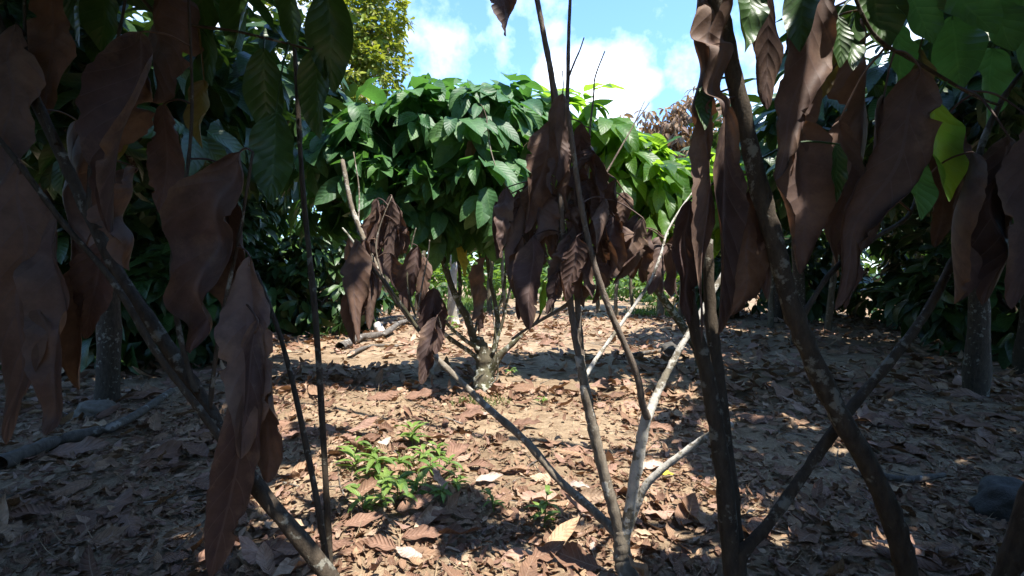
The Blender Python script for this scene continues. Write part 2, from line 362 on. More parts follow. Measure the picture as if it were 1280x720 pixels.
# ------------------------------------------------------------------ tree parts
def path(pts, d0, d1=None):            # pixel polyline with depth running from d0 to d1
    d1 = d0 if d1 is None else d1; n = len(pts)
    return [P(x, y, d0+(d1-d0)*i/(n-1)) for i, (x, y) in enumerate(pts)]
CURVES = {}
def branch(parent, pts, r0, r1, mat, name='branch', n=9, per=6, knob=0.07):
    mb = MB(); c = tube(mb, pts, r0, r1, n, per, knob); mb.build(name, mat, parent); CURVES.setdefault(parent.name, []).append(c); return c
def hang(parent, x0, y0, x1, y1, w, d, mat=None, yaw=None, curl=None, name='withered_leaf', dz=None, label=None, flat=False):
    a = P(x0, y0, d); dd = rng.uniform(-0.05, 0.05) if dz is None else dz
    b = P(x1, y1, d*(1+dd)); D = b-a; L = np.linalg.norm(D)*1.05
    curl = rng.uniform(1.1, 2.2)*(1 if rng.uniform() < 0.5 else -1) if curl is None else curl
    yaw = rng.normal(0, 0.55) if yaw is None else yaw
    dry = mat is None
    fold = rng.uniform(0.15, 1.0)*(1 if rng.uniform() < .7 else -1) if dry else 0.18
    U = np.array((math.sin(yaw), -math.cos(yaw), 0.25))
    tws = 1.1 if d > 1.6 else 0.55
    W = w/F*d*min(1.7, abs(curl)/max(0.35, math.sin(min(abs(curl), 2.4))))*((1.08 if d > 1.6 else 0.92) if dry else 1.05)
    mb = MB(); bend = rng.normal(0, 0.35 if d > 1.6 else 0.22)
    Dn = unit(D); Y = unit(np.cross(U, Dn)); Z = np.cross(Dn, Y)
    Dn = unit(Dn*math.cos(bend/2)+Z*math.sin(bend/2))
    leaves(mb, a, Dn, U, L, W, bend, curl, rng.normal(0, tws), rng.uniform(0.08, 0.26) if dry else 0.12, 44, 13, 'dry' if dry else 'cacao', quilt=(0.005 if d > 1.6 else 0.016) if dry else 0.03, fold=fold, ragged=0.028 if dry else 0.0)
    v = mb.v[0]; q = (v-a)/L                          # crumple: slow folds across the blade
    k = rng.normal(0, 1, (5, 3))*np.array((9, 9, 7)); ph = rng.uniform(0, 6.28, 5); am = rng.normal(0, 1, (5, 3))
    amp = L*((0.013 if d > 1.6 else 0.014) if dry else 0.006)
    for n in range(5): v = v+amp*np.sin(q@k[n]+ph[n])[:, None]*am[n]*np.clip(np.linalg.norm(q, axis=1)*4, 0, 1)[:, None]
    mb.v[0] = v
    st = a+np.array((rng.normal(0, 0.006), 0.008, 0.025))
    if parent.name in CURVES:                         # a stalk from the nearest stem
        q = np.concatenate(CURVES[parent.name]); e = np.linalg.norm((q-a)*np.array((1, 1, 0.8)), axis=1)+np.where(q[:, 2] < a[2]-0.05, 0.12, 0)
        st = q[e.argmin()]
    gap = np.linalg.norm(st-a)
    if gap < 0.8: tube(mb, [st, (st+a)/2+np.array((0, 0, 0.12*gap)), a, a+Dn*L*0.05], 0.0026+0.002*gap, 0.0018, 6, 4, 0.04)
    else: tube(mb, [a+np.array((0, 0.008, 0.025)), a, a+Dn*L*0.05], 0.0022, 0.0018, 5, 2, 0.02)
    o = mb.build(name, mat or M['dry'], parent)
    if label: o['label'] = label
    return o

def crown(mb, blobs, ncl, l0, l1, per=8, droop=0.6, nu=7, nv=3, wr=0.36, fold=0.22, inner=0.35, kind='cacao', twigs=None, hub=None, curl=0.25, face=0.5):
    """leaf whorls through the volume of several uneven blobs (centre, radii)"""
    tot = sum(r[0]*r[1]*r[2] for _, r in blobs)**1.0
    for c, r in blobs:
        n = max(3, int(ncl*(r[0]*r[1]*r[2])/tot)); c = np.asarray(c); r = np.asarray(r)
        u = unit(rng.normal(0, 1, (n, 3))); rad = np.where(rng.uniform(0, 1, n) < inner, rng.uniform(0.25, 0.8, n), rng.uniform(0.8, 1.12, n))
        rad *= 1+0.16*np.sin(5*u[:, 0]+3*u[:, 2]+c[0])*np.sin(4*u[:, 1]+2*c[2])
        q = c+u*rad[:, None]*r
        if twigs is not None:
            h = c-np.array((0, 0, r[2]*0.8)) if hub is None else hub
            for k in range(0, n, 3): tube(twigs, [h+(c-h)*0.4+rng.normal(0, 0.05, 3), (h+q[k])/2+(c-h)*0.2, q[k]], 0.009, 0.003, 5, 3, 0.05)
        m = n*per; qq = np.repeat(q, per, 0); uu = np.repeat(u, per, 0)
        az = np.tile(np.arange(per)/per*6.283, n)+np.repeat(rng.uniform(0, 6.28, n), per)+rng.normal(0, 0.25, m)
        out = np.stack([np.cos(az), np.sin(az), rng.normal(0.05, 0.35, m)], -1)
        D = unit(out*0.8+uu*0.7+np.array((0, 0, -droop*face))+rng.normal(0, 0.15, (m, 3)))
        L = rng.uniform(l0, l1, m)
        O = qq+D*L[:, None]*0.12+rng.normal(0, 0.03, (m, 3))
        leaves(mb, O, D, np.array((0, 0, 0.8))+uu*face+rng.normal(0, 0.3, (m, 3)), L, L*rng.uniform(wr*0.85, wr*1.15, m), rng.normal(droop, 0.3, m), rng.normal(curl, 0.15, m),
               rng.normal(0, 0.2, m), rng.uniform(0.03, 0.16, m), nu, nv, kind, fold=fold)
def PB(px, py, d, rx, ry, rz=None):    # blob given in pixels
    return P(px, py, d), (rx/F*d, (rz if rz else (rx+ry)/2/F*d), ry/F*d)
def copy_thing(o, loc, rz, sc, label):
    c = o.copy(); COL.objects.link(c); c.location = tuple(float(v) for v in loc); c.rotation_euler = (0, 0, rz); c.scale = (sc, sc, sc)
    c['label'] = label
    for ch in o.children:
        k = ch.copy(); COL.objects.link(k); k.parent = c
    return c

# ------------------------------------------------------------------ foreground sapling
def sapling():
    d = 1.88; base = G(784, 742); base[2] = gz(base[0], base[1])
    S = empty('withered_cacao_sapling', base, 'grey forked sapling in the middle foreground with pale lichen stems and drooping brown dead leaves', 'sapling')
    fork = P(777, 668, d)
    mb = MB()
    tube(mb, [base+np.array((0, 0, -0.03)), base+np.array((0, 0, 0.03))], 0.062, 0.047, 14, 3, 0.04)
    tube(mb, [base+np.array((0, 0, -0.06)), base+np.array((0.003, 0, 0.06)), P(779, 700, d), P(777, 680, d), P(775, 662, d)], 0.043, 0.027, 14, 6, 0.05)
    mb.build('trunk', M['bark'], S)
    J = lambda pts, d0, d1: path(pts, d0, d1)
    b = lambda *a, **k: branch(S, *a, **k)
    # low left limb and its twin
    b(J([(776, 676), (760, 656), (735, 632), (700, 601), (655, 549), (610, 510), (575, 476), (545, 447)], d, 2.05), 0.019, 0.011, M['bark'], n=12)
    b(J([(545, 447), (530, 420), (508, 392), (484, 358), (465, 322), (449, 284), (438, 252), (428, 200)], 2.05, 2.1), 0.0125, 0.009, M['bark'])
    b(J([(527, 418), (505, 385), (480, 352), (458, 326), (440, 300), (428, 285)], 2.03, 2.0), 0.007, 0.004, M['bark_moss'])
    b(J([(522, 402), (512, 372), (509, 340), (515, 305), (520, 285)], 2.04, 2.06), 0.005, 0.0025, M['bark_moss'], 'twig')
    b(J([(520, 400), (527, 360), (535, 318), (537, 300)], 2.03, 2.0), 0.004, 0.0025, M['bark'], 'twig')
    b(J([(478, 348), (470, 310), (476, 280), (490, 245)], 2.05, 2.05), 0.004, 0.002, M['bark'], 'twig')
    b(J([(540, 440), (552, 420), (548, 395), (541, 362)], 2.05, 2.03), 0.004, 0.0022, M['bark'], 'twig')
    b(J([(447, 290), (449, 240), (442, 190)], 2.09, 2.1), 0.004, 0.002, M['bark'], 'twig')
    # main upright stem and the paler one beside it
    b(J([(777, 672), (768, 640), (757, 600), (746, 556), (737, 516), (730, 478), (724, 445)], d, 1.84), 0.023, 0.0175, M['bark'], n=12)
    b(J([(727, 462), (719, 420), (713, 380), (707, 330), (702, 270), (700, 200), (698, 150), (692, 108), (684, 66), (676, 24), (668, -16), (655, -60)], 1.84, 1.80), 0.0135, 0.009, M['bark_brown'])
    b(J([(728, 470), (726, 430), (722, 380), (718, 330), (713, 270), (711, 200), (709, 140), (710, 90), (711, 40), (713, -10), (712, -40)], 1.86, 1.84), 0.0125, 0.005, M['bark_brown'])
    b(J([(711, 96), (718, 78), (725, 62), (730, 47)], 1.83, 1.83), 0.004, 0.0022, M['bark_brown'], 'twig')
    b(J([(714, 376), (704, 384), (680, 398), (657, 412), (640, 424)], 1.85, 1.9), 0.008, 0.005, M['bark'])
    b(J([(666, 408), (674, 396), (678, 382)], 1.88, 1.9), 0.005, 0.003, M['bark_moss'], 'twig')
    b(J([(691, 145), (689, 115), (685, 84)], 1.83, 1.83), 0.004, 0.0025, M['bark_brown'], 'twig')
    b(J([(703, 120), (704, 105), (703, 88)], 1.82, 1.82), 0.003, 0.002, M['bark_brown'], 'twig')
    b(J([(730, 300), (734, 240), (737, 170), (742, 120), (744, 96), (756, 64)], 1.9, 1.95), 0.005, 0.0024, M['bark_brown'], 'twig')
    # right stem, white with lichen, with its fork
    b(J([(779, 676), (787, 640), (793, 600), (801, 555), (809, 517)], d, 1.80), 0.0235, 0.019, M['bark_white'], n=12)
    b(J([(810, 523), (803, 505), (799, 480), (791, 455), (776, 420), (761, 385), (746, 342), (735, 298), (726, 255), (720, 215), (714, 170), (708, 130)], 1.79, 1.70), 0.0135, 0.008, M['bark_brown'], n=11)
    b(J([(808, 525), (816, 505), (826, 482), (838, 458), (856, 425), (880, 385), (905, 340)], 1.80, 1.9), 0.016, 0.010, M['bark_white'], n=11)
    b(J([(785, 662), (796, 632), (808, 606), (826, 588), (846, 572), (880, 548), (915, 530)], d, 1.75), 0.016, 0.010, M['bark_white'], n=11)
    # thin pale branch leaning right
    b(J([(732, 470), (747, 446), (765, 421), (790, 386), (812, 353), (826, 318), (834, 290), (850, 262), (866, 240)], 1.86, 2.1), 0.0085, 0.003, M['bark_white'])
    b(J([(816, 346), (828, 342), (840, 330), (852, 318)], 2.0, 2.0), 0.004, 0.0015, M['bark_white'], 'twig')
    b(J([(718, 300), (745, 240), (770, 195), (790, 160), (806, 126)], 1.86, 2.0), 0.0055, 0.002, M['bark_brown'], 'twig')
    b(J([(793, 154), (802, 142), (812, 128)], 1.98, 1.98), 0.003, 0.0015, M['bark_brown'], 'twig')
    b(J([(655, 300), (672, 290), (676, 300), (690, 340), (697, 352)], 1.92, 1.9), 0.004, 0.002, M['bark_moss'], 'twig')
    b(J([(668, -16), (650, -45), (636, -40), (628, -24)], 1.80, 1.7), 0.004, 0.002, M['bark_brown'], 'twig')
    hang(S, 628, -26, 632, 40, 34, 1.70, yaw=0.15, curl=0.6, dz=0)
    # drooping dead leaves: top x,y, bottom x,y, width, depth
    T = [(703, 117, 696, 226, 32, 1.72, 0.9, 0.05), (690, 150, 657, 284, 32, 1.76, 1.2, -.1), (727, 154, 724, 218, 28, 1.86, 0.5, 0.15), (742, 192, 722, 266, 17, 1.80),
         (733, 226, 738, 274, 24, 1.88), (752, 203, 744, 264, 17, 1.86), (770, 224, 751, 280, 20, 1.84), (632, 235, 626, 318, 24, 1.88, 1.1, 0.1),
         (648, 238, 650, 304, 18, 1.94), (690, 220, 690, 268, 20, 1.86), (712, 198, 706, 272, 18, 1.78), (643, 250, 636, 338, 20, 1.92),
         (666, 296, 656, 412, 31, 1.74, 1.15, 0.05), (652, 296, 645, 372, 21, 1.84), (688, 280, 690, 322, 24, 1.9), (711, 292, 704, 362, 17, 1.78),
         (696, 340, 684, 390, 19, 1.76), (721, 296, 711, 374, 25, 1.72, 1.3, 0.1), (731, 300, 741, 368, 20, 1.80), (756, 248, 744, 312, 20, 1.78),
         (803, 272, 770, 356, 26, 1.80, 1.2, -.3), (777, 282, 765, 350, 22, 1.88), (828, 304, 814, 364, 26, 2.05), (839, 306, 839, 368, 24, 1.98),
         (728, 356, 730, 384, 15, 1.84), (740, 222, 734, 304, 20, 1.88), (676, 244, 668, 304, 22, 1.82), (700, 244, 701, 306, 20, 1.84),
         (717, 236, 716, 316, 20, 1.84), (746, 264, 750, 334, 20, 1.88), (690, 196, 671, 268, 22, 1.84), (730, 244, 727, 322, 20, 1.82),
         (664, 232, 660, 300, 22, 1.86), (757, 270, 758, 336, 17, 1.92), (681, 236, 682, 300, 20, 1.90), (720, 205, 731, 262, 18, 1.90), (850, 290, 846, 365, 24, 2.05),
         (683, 190, 664, 246, 20, 1.86), (705, 150, 690, 240, 26, 1.80), (674, 210, 650, 300, 26, 1.86), (658, 250, 640, 345, 22, 1.9), (672, 285, 668, 360, 22, 1.88), (705, 290, 698, 350, 22, 1.88),
         (741, 185, 748, 250, 20, 1.9), (764, 235, 770, 300, 20, 1.92), (788, 285, 790, 345, 20, 1.95), (735, 310, 728, 372, 20, 1.86), (752, 300, 757, 350, 18, 1.92), (640, 262, 648, 345, 20, 1.94), (722, 160, 735, 230, 22, 1.9),
         (780, 240, 776, 300, 20, 1.95), (797, 268, 786, 342, 21, 1.9), (812, 285, 800, 352, 20, 2.0), (768, 270, 760, 345, 20, 1.86), (824, 296, 826, 362, 20, 2.05), (745, 320, 742, 376, 18, 1.84), (700, 310, 690, 386, 20, 1.8), (656, 310, 648, 396, 22, 1.82), (626, 250, 618, 322, 18, 1.95), (695, 235, 688, 310, 22, 1.84), (715, 250, 722, 330, 22, 1.86)]
    for q in T:
        hang(S, q[0], q[1], q[2], q[3], q[4], q[5], curl=q[6]*(-1 if rng.uniform() < 0.4 else 1) if len(q) > 6 else None, yaw=q[7] if len(q) > 7 else None)
    Lf = [(472, 248, 457, 334, 25, 2.08), (488, 244, 482, 330, 22, 2.06), (496, 280, 506, 316, 17, 2.08), (488, 316, 494, 364, 19, 2.04),
          (446, 300, 446, 418, 27, 1.98), (464, 326, 463, 408, 22, 2.02), (522, 308, 510, 394, 25, 2.06), (542, 360, 535, 420, 24, 2.02),
          (546, 396, 527, 474, 25, 1.98), (455, 300, 470, 400, 19, 2.06), (480, 262, 474, 330, 20, 2.1), (436, 296, 430, 400, 24, 2.05), (500, 262, 494, 322, 20, 2.1)]
    Lf += [(462, 300, 452, 392, 24, 2.06), (440, 330, 444, 425, 22, 1.95), (530, 320, 526, 398, 20, 2.08), (550, 372, 545, 440, 20, 2.05), (478, 255, 468, 345, 22, 2.12)]
    for q in Lf: hang(S, *q, yaw=rng.normal(0, 0.3))
    # a few leaves still green
    for (x0, y0, x1, y1, w, dd) in ((709, 276, 716, 300, 12, 1.85), (679, 352, 676, 392, 13, 1.86), (772, 296, 771, 326, 9, 1.95), (692, 218, 694, 234, 9, 1.76)):
        hang(S, x0, y0, x1, y1, w, dd, mat=M['lit'], curl=0.4, name='green_leaf')
    return S
sapling()

# ------------------------------------------------------------------ green cacao bush in the middle
def middle_bush():
    d = 5.0; base = G(604, 488)
    S = empty('cacao_tree', base, 'leafy green cacao tree with a mossy lichen stump, left of the middle', 'cacao tree')
    mb = MB()
    tube(mb, [base+np.array((0.0, 0, -0.1)), base+np.array((0, 0, 0.05)), P(606, 462, d), P(604, 442, d), P(597, 424, d)], 0.125, 0.06, 14, 6, 0.09)
    tube(mb, [P(612, 470, d-0.05), P(622, 448, d-0.08), P(640, 430, d-0.1), P(652, 418, d-.1)], 0.045, 0.02, 8, 4, 0.09)
    mb.build('trunk', M['bark_moss'], S)
    for pts, d0, d1, r in (([(600, 440), (591, 420), (584, 398), (572, 376), (560, 345), (551, 310), (547, 270), (540, 220)], 5, 5, 0.045),
                           ([(602, 452), (585, 438), (565, 425), (549, 410), (535, 385), (520, 350), (505, 300)], 4.95, 4.7, 0.026),
                           ([(598, 436), (580, 424), (562, 408), (548, 388), (536, 360)], 4.9, 4.6, 0.022),
                           ([(612, 450), (620, 428), (622, 400), (617, 370), (611, 340), (606, 290), (600, 240)], 5, 5.1, 0.03),
                           ([(616, 440), (626, 410), (633, 380), (640, 350), (648, 310), (652, 260)], 4.95, 5.0, 0.018),
                           ([(618, 430), (622, 395), (630, 360), (633, 320), (630, 270)], 5.1, 5.2, 0.02),
                           ([(592, 420), (598, 396), (603, 360), (600, 320), (590, 280)], 5.1, 5.3, 0.018),
                           ([(615, 480), (622, 470), (621, 440), (617, 400), (612, 372)], 4.7, 4.6, 0.009),
                           ([(574, 380), (575, 350), (571, 310), (565, 260)], 5.0, 5.1, 0.022)):
        branch(S, path(pts, d0, d1), r, r*0.45, M['bark_moss'], n=9)
    tw = MB(); hub = P(585, 300, d)
    bl = [PB(555, 165, 5.0, 78, 62), PB(500, 170, 4.9, 62, 52), PB(620, 165, 5.0, 45, 62), PB(480, 225, 4.6, 48, 42), PB(560, 235, 5.1, 75, 42), PB(630, 225, 4.9, 40, 50),
          PB(440, 210, 5.0, 55, 60), PB(570, 128, 5.0, 40, 34), PB(655, 160, 5.2, 24, 38), PB(520, 245, 5.0, 60, 40), PB(595, 235, 4.5, 45, 36)]
    mb = MB(); crown(mb, bl, 235, 0.22, 0.42, per=8, droop=0.8, face=1.0, nu=9, nv=5, wr=0.40, fold=0.16, inner=0.25, twigs=tw, hub=hub)
    mb.build('crown', M['green'], S)
    # thick dim inner leaves hanging at the bottom of the crown
    mb = MB(); crown(mb, [PB(535, 262, 4.9, 60, 26), PB(610, 262, 4.9, 35, 26)], 26, 0.26, 0.42, per=7, droop=1.0, nu=9, nv=5, wr=0.42, fold=0.12, inner=0.5)
    mb.build('crown_skirt', M['green'], S)
    tw.build('twig_framework', M['bark_moss'], S)
    branch(S, path([(608, 146), (614, 190), (628, 226), (648, 248)], 4.3, 4.2), 0.006, 0.004, M['bark'], 'twig')
    hang(S, 600, 130, 588, 206, 12, 4.4, dz=0); hang(S, 606, 322, 590, 398, 19, 4.8, dz=0); hang(S, 603, 386, 598, 420, 9, 4.8, dz=0)
    hang(S, 575, 300, 580, 345, 14, 4.9, mat=M['fallen_yellow'], name='yellow_leaf', curl=0.5)
    return S
middle_bush()

def right_bush():
    d = 5.6; base = G(800, 428)
    S = empty('cacao_tree', (base[0], 5.9, gz(base[0], 5.9)), 'bright backlit cacao tree with glowing leaves, behind the right of the foreground sapling', 'cacao tree')
    b0 = np.array(S.location)
    mb = MB(); tube(mb, [b0-np.array((0, 0, .1)), b0+np.array((0, 0, .3)), P(800, 330, 5.9), P(795, 290, 5.8)], 0.06, 0.04, 9, 5, 0.07)
    mb.build('trunk', M['bark_moss'], S)
    for pts, r in (([(795, 300), (770, 260), (740, 200)], 0.03), ([(798, 310), (815, 260), (830, 220)], 0.03), ([(796, 300), (800, 250), (790, 200)], 0.03)):
        branch(S, path(pts, 5.8, 5.6), r, 0.01, M['bark_moss'])
    tw = MB(); hub = P(796, 300, 5.8)
    bl = [PB(718, 158, 5.5, 36, 38), PB(690, 165, 5.6, 34, 40), PB(745, 165, 5.4, 30, 30), PB(785, 195, 5.4, 36, 32), PB(760, 200, 5.5, 42, 40), PB(800, 225, 5.5, 44, 42), PB(835, 240, 5.6, 40, 38), PB(770, 240, 5.8, 60, 40), PB(690, 190, 5.9, 30, 40), PB(880, 250, 5.8, 50, 50)]
    mb = MB(); crown(mb, bl, 190, 0.24, 0.46, per=8, droop=0.8, face=0.8, nu=9, nv=5, wr=0.40, fold=0.15, inner=0.25, twigs=tw, hub=hub)
    mb.build('crown', M['lit'], S); tw.build('twig_framework', M['bark_moss'], S)
    for (x0, y0, x1, y1, w, dd) in ((812, 272, 806, 322, 27, 4.4), (797, 300, 800, 334, 16, 4.5), (775, 255, 768, 285, 12, 4.6), (826, 262, 830, 300, 16, 4.8)):
        hang(S, x0, y0, x1, y1, w, dd, mat=M['lit'], curl=0.35, name='green_leaf')
    return S
right_bush()

# ------------------------------------------------------------------ saplings in the shade beside the camera
def side_saplings():
    # left
    d = 1.25
    base = np.array((-0.62, 1.35, 0)); base[2] = gz(base[0], base[1])
    S = empty('withered_cacao_sapling', base, 'shaded sapling at the far left with crossing stems and very long drooping brown leaves', 'sapling')
    for pts, d0, d1, r0, r1 in (([(520, 960), (460, 800), (400, 705), (330, 620), (285, 555), (240, 480), (190, 405), (150, 345), (105, 255), (70, 180), (30, 95), (-5, 20), (-30, -60)], 1.3, 1.2, 0.024, 0.009),
                                ([(285, 560), (240, 500), (195, 440), (140, 350), (80, 280), (20, 200), (-30, 140)], 1.22, 1.1, 0.009, 0.005),
                                ([(245, 490), (225, 420), (215, 330), (232, 230), (240, 130), (235, -20)], 1.22, 1.28, 0.007, 0.003),
                                ([(262, 510), (275, 410), (300, 290), (316, 190)], 1.24, 1.2, 0.006, 0.003),
                                ([(110, 265), (115, 190), (135, 100), (155, 10), (160, -60)], 1.22, 1.3, 0.005, 0.003),
                                ([(70, 180), (35, 80), (30, -30)], 1.2, 1.25, 0.005, 0.003),
                                ([(430, 900), (405, 680), (375, 520), (350, 420), (320, 340)], 1.45, 1.6, 0.011, 0.006),
                                ([(420, 960), (412, 700), (396, 420), (378, 230), (368, 60), (350, -80)], 1.6, 1.65, 0.012, 0.006),
                                ([(-20, -30), (90, -58), (220, -48), (330, -62), (425, -50)], 1.2, 1.45, 0.008, 0.004), ([(150, -52), (200, 20), (300, 40), (390, 62)], 1.28, 1.45, 0.005, 0.003)):
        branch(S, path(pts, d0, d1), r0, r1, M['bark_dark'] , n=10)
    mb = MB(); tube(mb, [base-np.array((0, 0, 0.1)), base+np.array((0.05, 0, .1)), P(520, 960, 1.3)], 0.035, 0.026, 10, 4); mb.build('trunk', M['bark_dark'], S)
    for q in ((150, 50, 105, 210, 60, 1.25), (175, 40, 150, 280, 56, 1.2), (95, 150, 90, 330, 60, 1.3), (25, 200, 22, 540, 62, 1.12), (70, 270, 62, 530, 56, 1.15), (170, 210, 165, 330, 48, 1.25),
              (300, 190, 240, 430, 56, 1.25), (285, 210, 300, 420, 50, 1.3), (312, 320, 306, 560, 60, 1.18), (322, 400, 270, 705, 62, 1.12), (330, 420, 345, 600, 40, 1.2), (205, 130, 200, 260, 40, 1.3),
              (130, 300, 110, 420, 44, 1.28), (20, 30, 5, 230, 60, 1.2), (60, -30, 62, 150, 50, 1.3), (200, -30, 190, 120, 48, 1.3), (105, 320, 95, 480, 40, 1.3), (0, 260, -10, 520, 56, 1.2)):
        hang(S, *q, yaw=rng.normal(0, 0.3), curl=rng.uniform(1.1, 2.1)*(1 if rng.uniform() < .5 else -1))
    for q in ((90, -20, 100, 55, 30, 1.3), (10, 80, 0, 180, 50, 1.35), (215, -20, 218, 40, 34, 1.35), (330, 60, 335, 170, 42, 1.4), (250, -20, 262, 100, 40, 1.4), (360, -30, 372, 60, 40, 1.5), (300, -40, 290, 60, 42, 1.45),
              (410, -20, 415, 110, 50, 1.45), (265, 60, 240, 170, 38, 1.45), (395, 60, 400, 170, 44, 1.5), (130, -40, 128, 60, 50, 1.35), (345, 140, 340, 250, 50, 1.4)):
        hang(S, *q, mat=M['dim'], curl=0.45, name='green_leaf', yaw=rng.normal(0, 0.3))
    for q in ((150, 120, 140, 200, 30, 1.35), (255, 100, 250, 180, 30, 1.42)):
        hang(S, *q, mat=M['browning'], curl=0.8, name='yellowing_leaf', yaw=rng.normal(0, 0.3))
    mb = MB(); crown(mb, [((-1.0, 0.9, 2.4), (.5, .5, .22)), ((-1.5, 1.1, 2.45), (.5, .5, .25)), ((-0.75, 0.45, 2.3), (.4, .4, .22))], 75, .24, .38, per=8, nu=7, nv=3); mb.build('crown', M['dim'], S)  # leaf roof added overhead to shade the left sapling
    # right
    base = np.array((0.70, 1.25, 0)); base[2] = gz(base[0], base[1])
    S = empty('withered_cacao_sapling', base, 'shaded sapling at the far right with dark leaning stems and wide drooping brown leaves', 'sapling')
    for pts, d0, d1, r0, r1 in (([(1110, 1000), (1135, 800), (1132, 710), (1112, 640), (1085, 580), (1055, 530), (1020, 460), (990, 385), (970, 310), (948, 230), (930, 150), (912, 70), (895, -10), (880, -80)], 1.2, 1.12, 0.026, 0.018),
                                ([(960, 1000), (930, 800), (915, 700), (905, 600), (893, 520), (880, 450), (866, 400), (858, 330)], 1.25, 1.3, 0.026, 0.014),
                                ([(925, 730), (915, 640), (905, 540), (895, 450), (888, 390), (884, 300)], 1.3, 1.35, 0.022, 0.014),
                                ([(935, 760), (925, 700), (960, 655), (1010, 585), (1060, 515), (1110, 455), (1155, 395), (1190, 330), (1214, 280), (1222, 200), (1250, 130), (1285, 80)], 1.25, 1.3, 0.016, 0.006),
                                ([(1200, 318), (1230, 315), (1260, 295), (1290, 260)], 1.25, 1.25, 0.006, 0.003),
                                ([(1222, 900), (1245, 760), (1268, 690), (1290, 620), (1330, 520)], 1.15, 1.1, 0.026, 0.018),
                                ([(1000, 400), (1040, 340), (1090, 300), (1135, 270), (1150, 230)], 1.15, 1.3, 0.007, 0.004),
                                ([(886, -50), (960, -66), (1080, -52), (1190, -64), (1300, -45)], 1.13, 1.3, 0.009, 0.004), ([(1050, -55), (1090, 40), (1150, 80), (1215, 118), (1250, 132)], 1.15, 1.28, 0.005, 0.003)):
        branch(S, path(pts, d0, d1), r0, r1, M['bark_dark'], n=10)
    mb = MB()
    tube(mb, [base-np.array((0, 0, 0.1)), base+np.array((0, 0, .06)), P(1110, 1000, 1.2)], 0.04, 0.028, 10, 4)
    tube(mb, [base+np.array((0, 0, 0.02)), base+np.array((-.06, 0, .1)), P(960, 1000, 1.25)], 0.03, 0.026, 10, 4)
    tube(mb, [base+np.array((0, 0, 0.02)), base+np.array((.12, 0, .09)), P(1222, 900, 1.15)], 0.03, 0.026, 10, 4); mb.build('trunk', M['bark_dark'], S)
    for q in ((872, -20, 872, 180, 40, 1.2), (890, -10, 897, 150, 46, 1.15), (884, 130, 880, 405, 44, 1.12), (905, 130, 900, 400, 46, 1.1), (935, 240, 925, 390, 46, 1.2), (950, 260, 960, 370, 40, 1.2),
              (1030, -20, 975, 215, 46, 1.1), (1045, -30, 1010, 120, 50, 1.2), (985, 60, 985, 230, 46, 1.25), (1000, 150, 1010, 330, 50, 1.25), (1150, 85, 1060, 365, 62, 1.12), (1105, 120, 1075, 300, 52, 1.2),
              (1050, 150, 1040, 330, 46, 1.25), (1215, 190, 1190, 370, 54, 1.15), (1260, 170, 1240, 375, 60, 1.1), (1290, 150, 1275, 370, 54, 1.1), (1070, 240, 1055, 380, 40, 1.2),
              (960, -20, 965, 130, 44, 1.2), (1085, 20, 1080, 200, 48, 1.3), (862, 250, 862, 400, 28, 1.2), (1180, 150, 1170, 300, 40, 1.3)):
        hang(S, *q, yaw=rng.normal(0, 0.3), curl=rng.uniform(1.1, 2.1)*(1 if rng.uniform() < .5 else -1))
    for q in ((1165, 125, 1185, 245, 62, 1.25), (1142, 200, 1150, 272, 36, 1.25), (1047, 20, 1050, 82, 26, 1.15), (1072, 10, 1066, 85, 30, 1.2), (1046, 180, 1046, 250, 22, 1.15), (1090, -30, 1110, 60, 50, 1.2),
              (1130, -30, 1165, 50, 50, 1.2), (1180, -30, 1240, 40, 54, 1.2), (1230, -30, 1265, 60, 54, 1.25), (1120, 30, 1125, 130, 52, 1.35), (1190, 20, 1200, 110, 50, 1.4), (1275, -20, 1280, 100, 50, 1.3),
              (1010, -30, 1000, 60, 40, 1.1), (940, -30, 930, 60, 40, 1.1), (1240, 60, 1235, 150, 46, 1.45), (877, 110, 880, 160, 18, 1.15)):
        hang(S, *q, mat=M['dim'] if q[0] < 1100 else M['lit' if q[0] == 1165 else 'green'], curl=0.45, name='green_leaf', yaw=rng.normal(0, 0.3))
    mb = MB(); crown(mb, [((1.0, 0.35, 2.4), (.42, .4, .22)), ((1.75, 1.0, 2.45), (.42, .5, .25)), ((0.75, 0.1, 2.3), (.4, .4, .22))], 75, .24, .38, per=8, nu=7, nv=3); mb.build('crown', M['dim'], S)  # leaf roof added overhead to shade the right sapling
    for q in ((1025, 40, 1020, 130, 32, 1.3), (1150, 60, 1140, 140, 32, 1.35)):
        hang(S, *q, mat=M['browning'], curl=0.8, name='yellowing_leaf', yaw=rng.normal(0, 0.3))
side_saplings()

# ------------------------------------------------------------------ trees behind
def tree(name, base, hgt, tr, blobs, ncl, l0, l1, leafm, barkm, label, cat, per=7, lean=(0, 0), group=None, droop=0.6, nu=5, nv=3, wr=0.38, inner=0.3, kind='cacao', nlimb=4):
    base = np.asarray(base, float); S = empty(name, base, label, cat, group)
    top = base+np.array((lean[0], lean[1], hgt))
    mb = MB(); tube(mb, [base-np.array((0, 0, .15)), base+(top-base)*0.3+rng.normal(0, 0.04, 3), base+(top-base)*0.7+rng.normal(0, 0.05, 3), top], tr, tr*0.6, 9, 5, 0.06)
    for c, r in blobs[:nlimb]:
        c = np.asarray(c); tube(mb, [top-np.array((0, 0, hgt*0.15)), (top+c)/2+rng.normal(0, 0.08, 3), c], tr*0.5, tr*0.12, 7, 4, 0.06)
    mb.build('trunk', barkm, S)
    mb = MB(); crown(mb, blobs, ncl, l0, l1, per=per, droop=droop, nu=nu, nv=nv, wr=wr, inner=inner, kind=kind); mb.build('crown', leafm, S)
    return S
def gp(x, y): return np.array((x, y, float(gz(x, y))*max(0, min(1, 1.3-math.hypot(x, y-5)/60))))

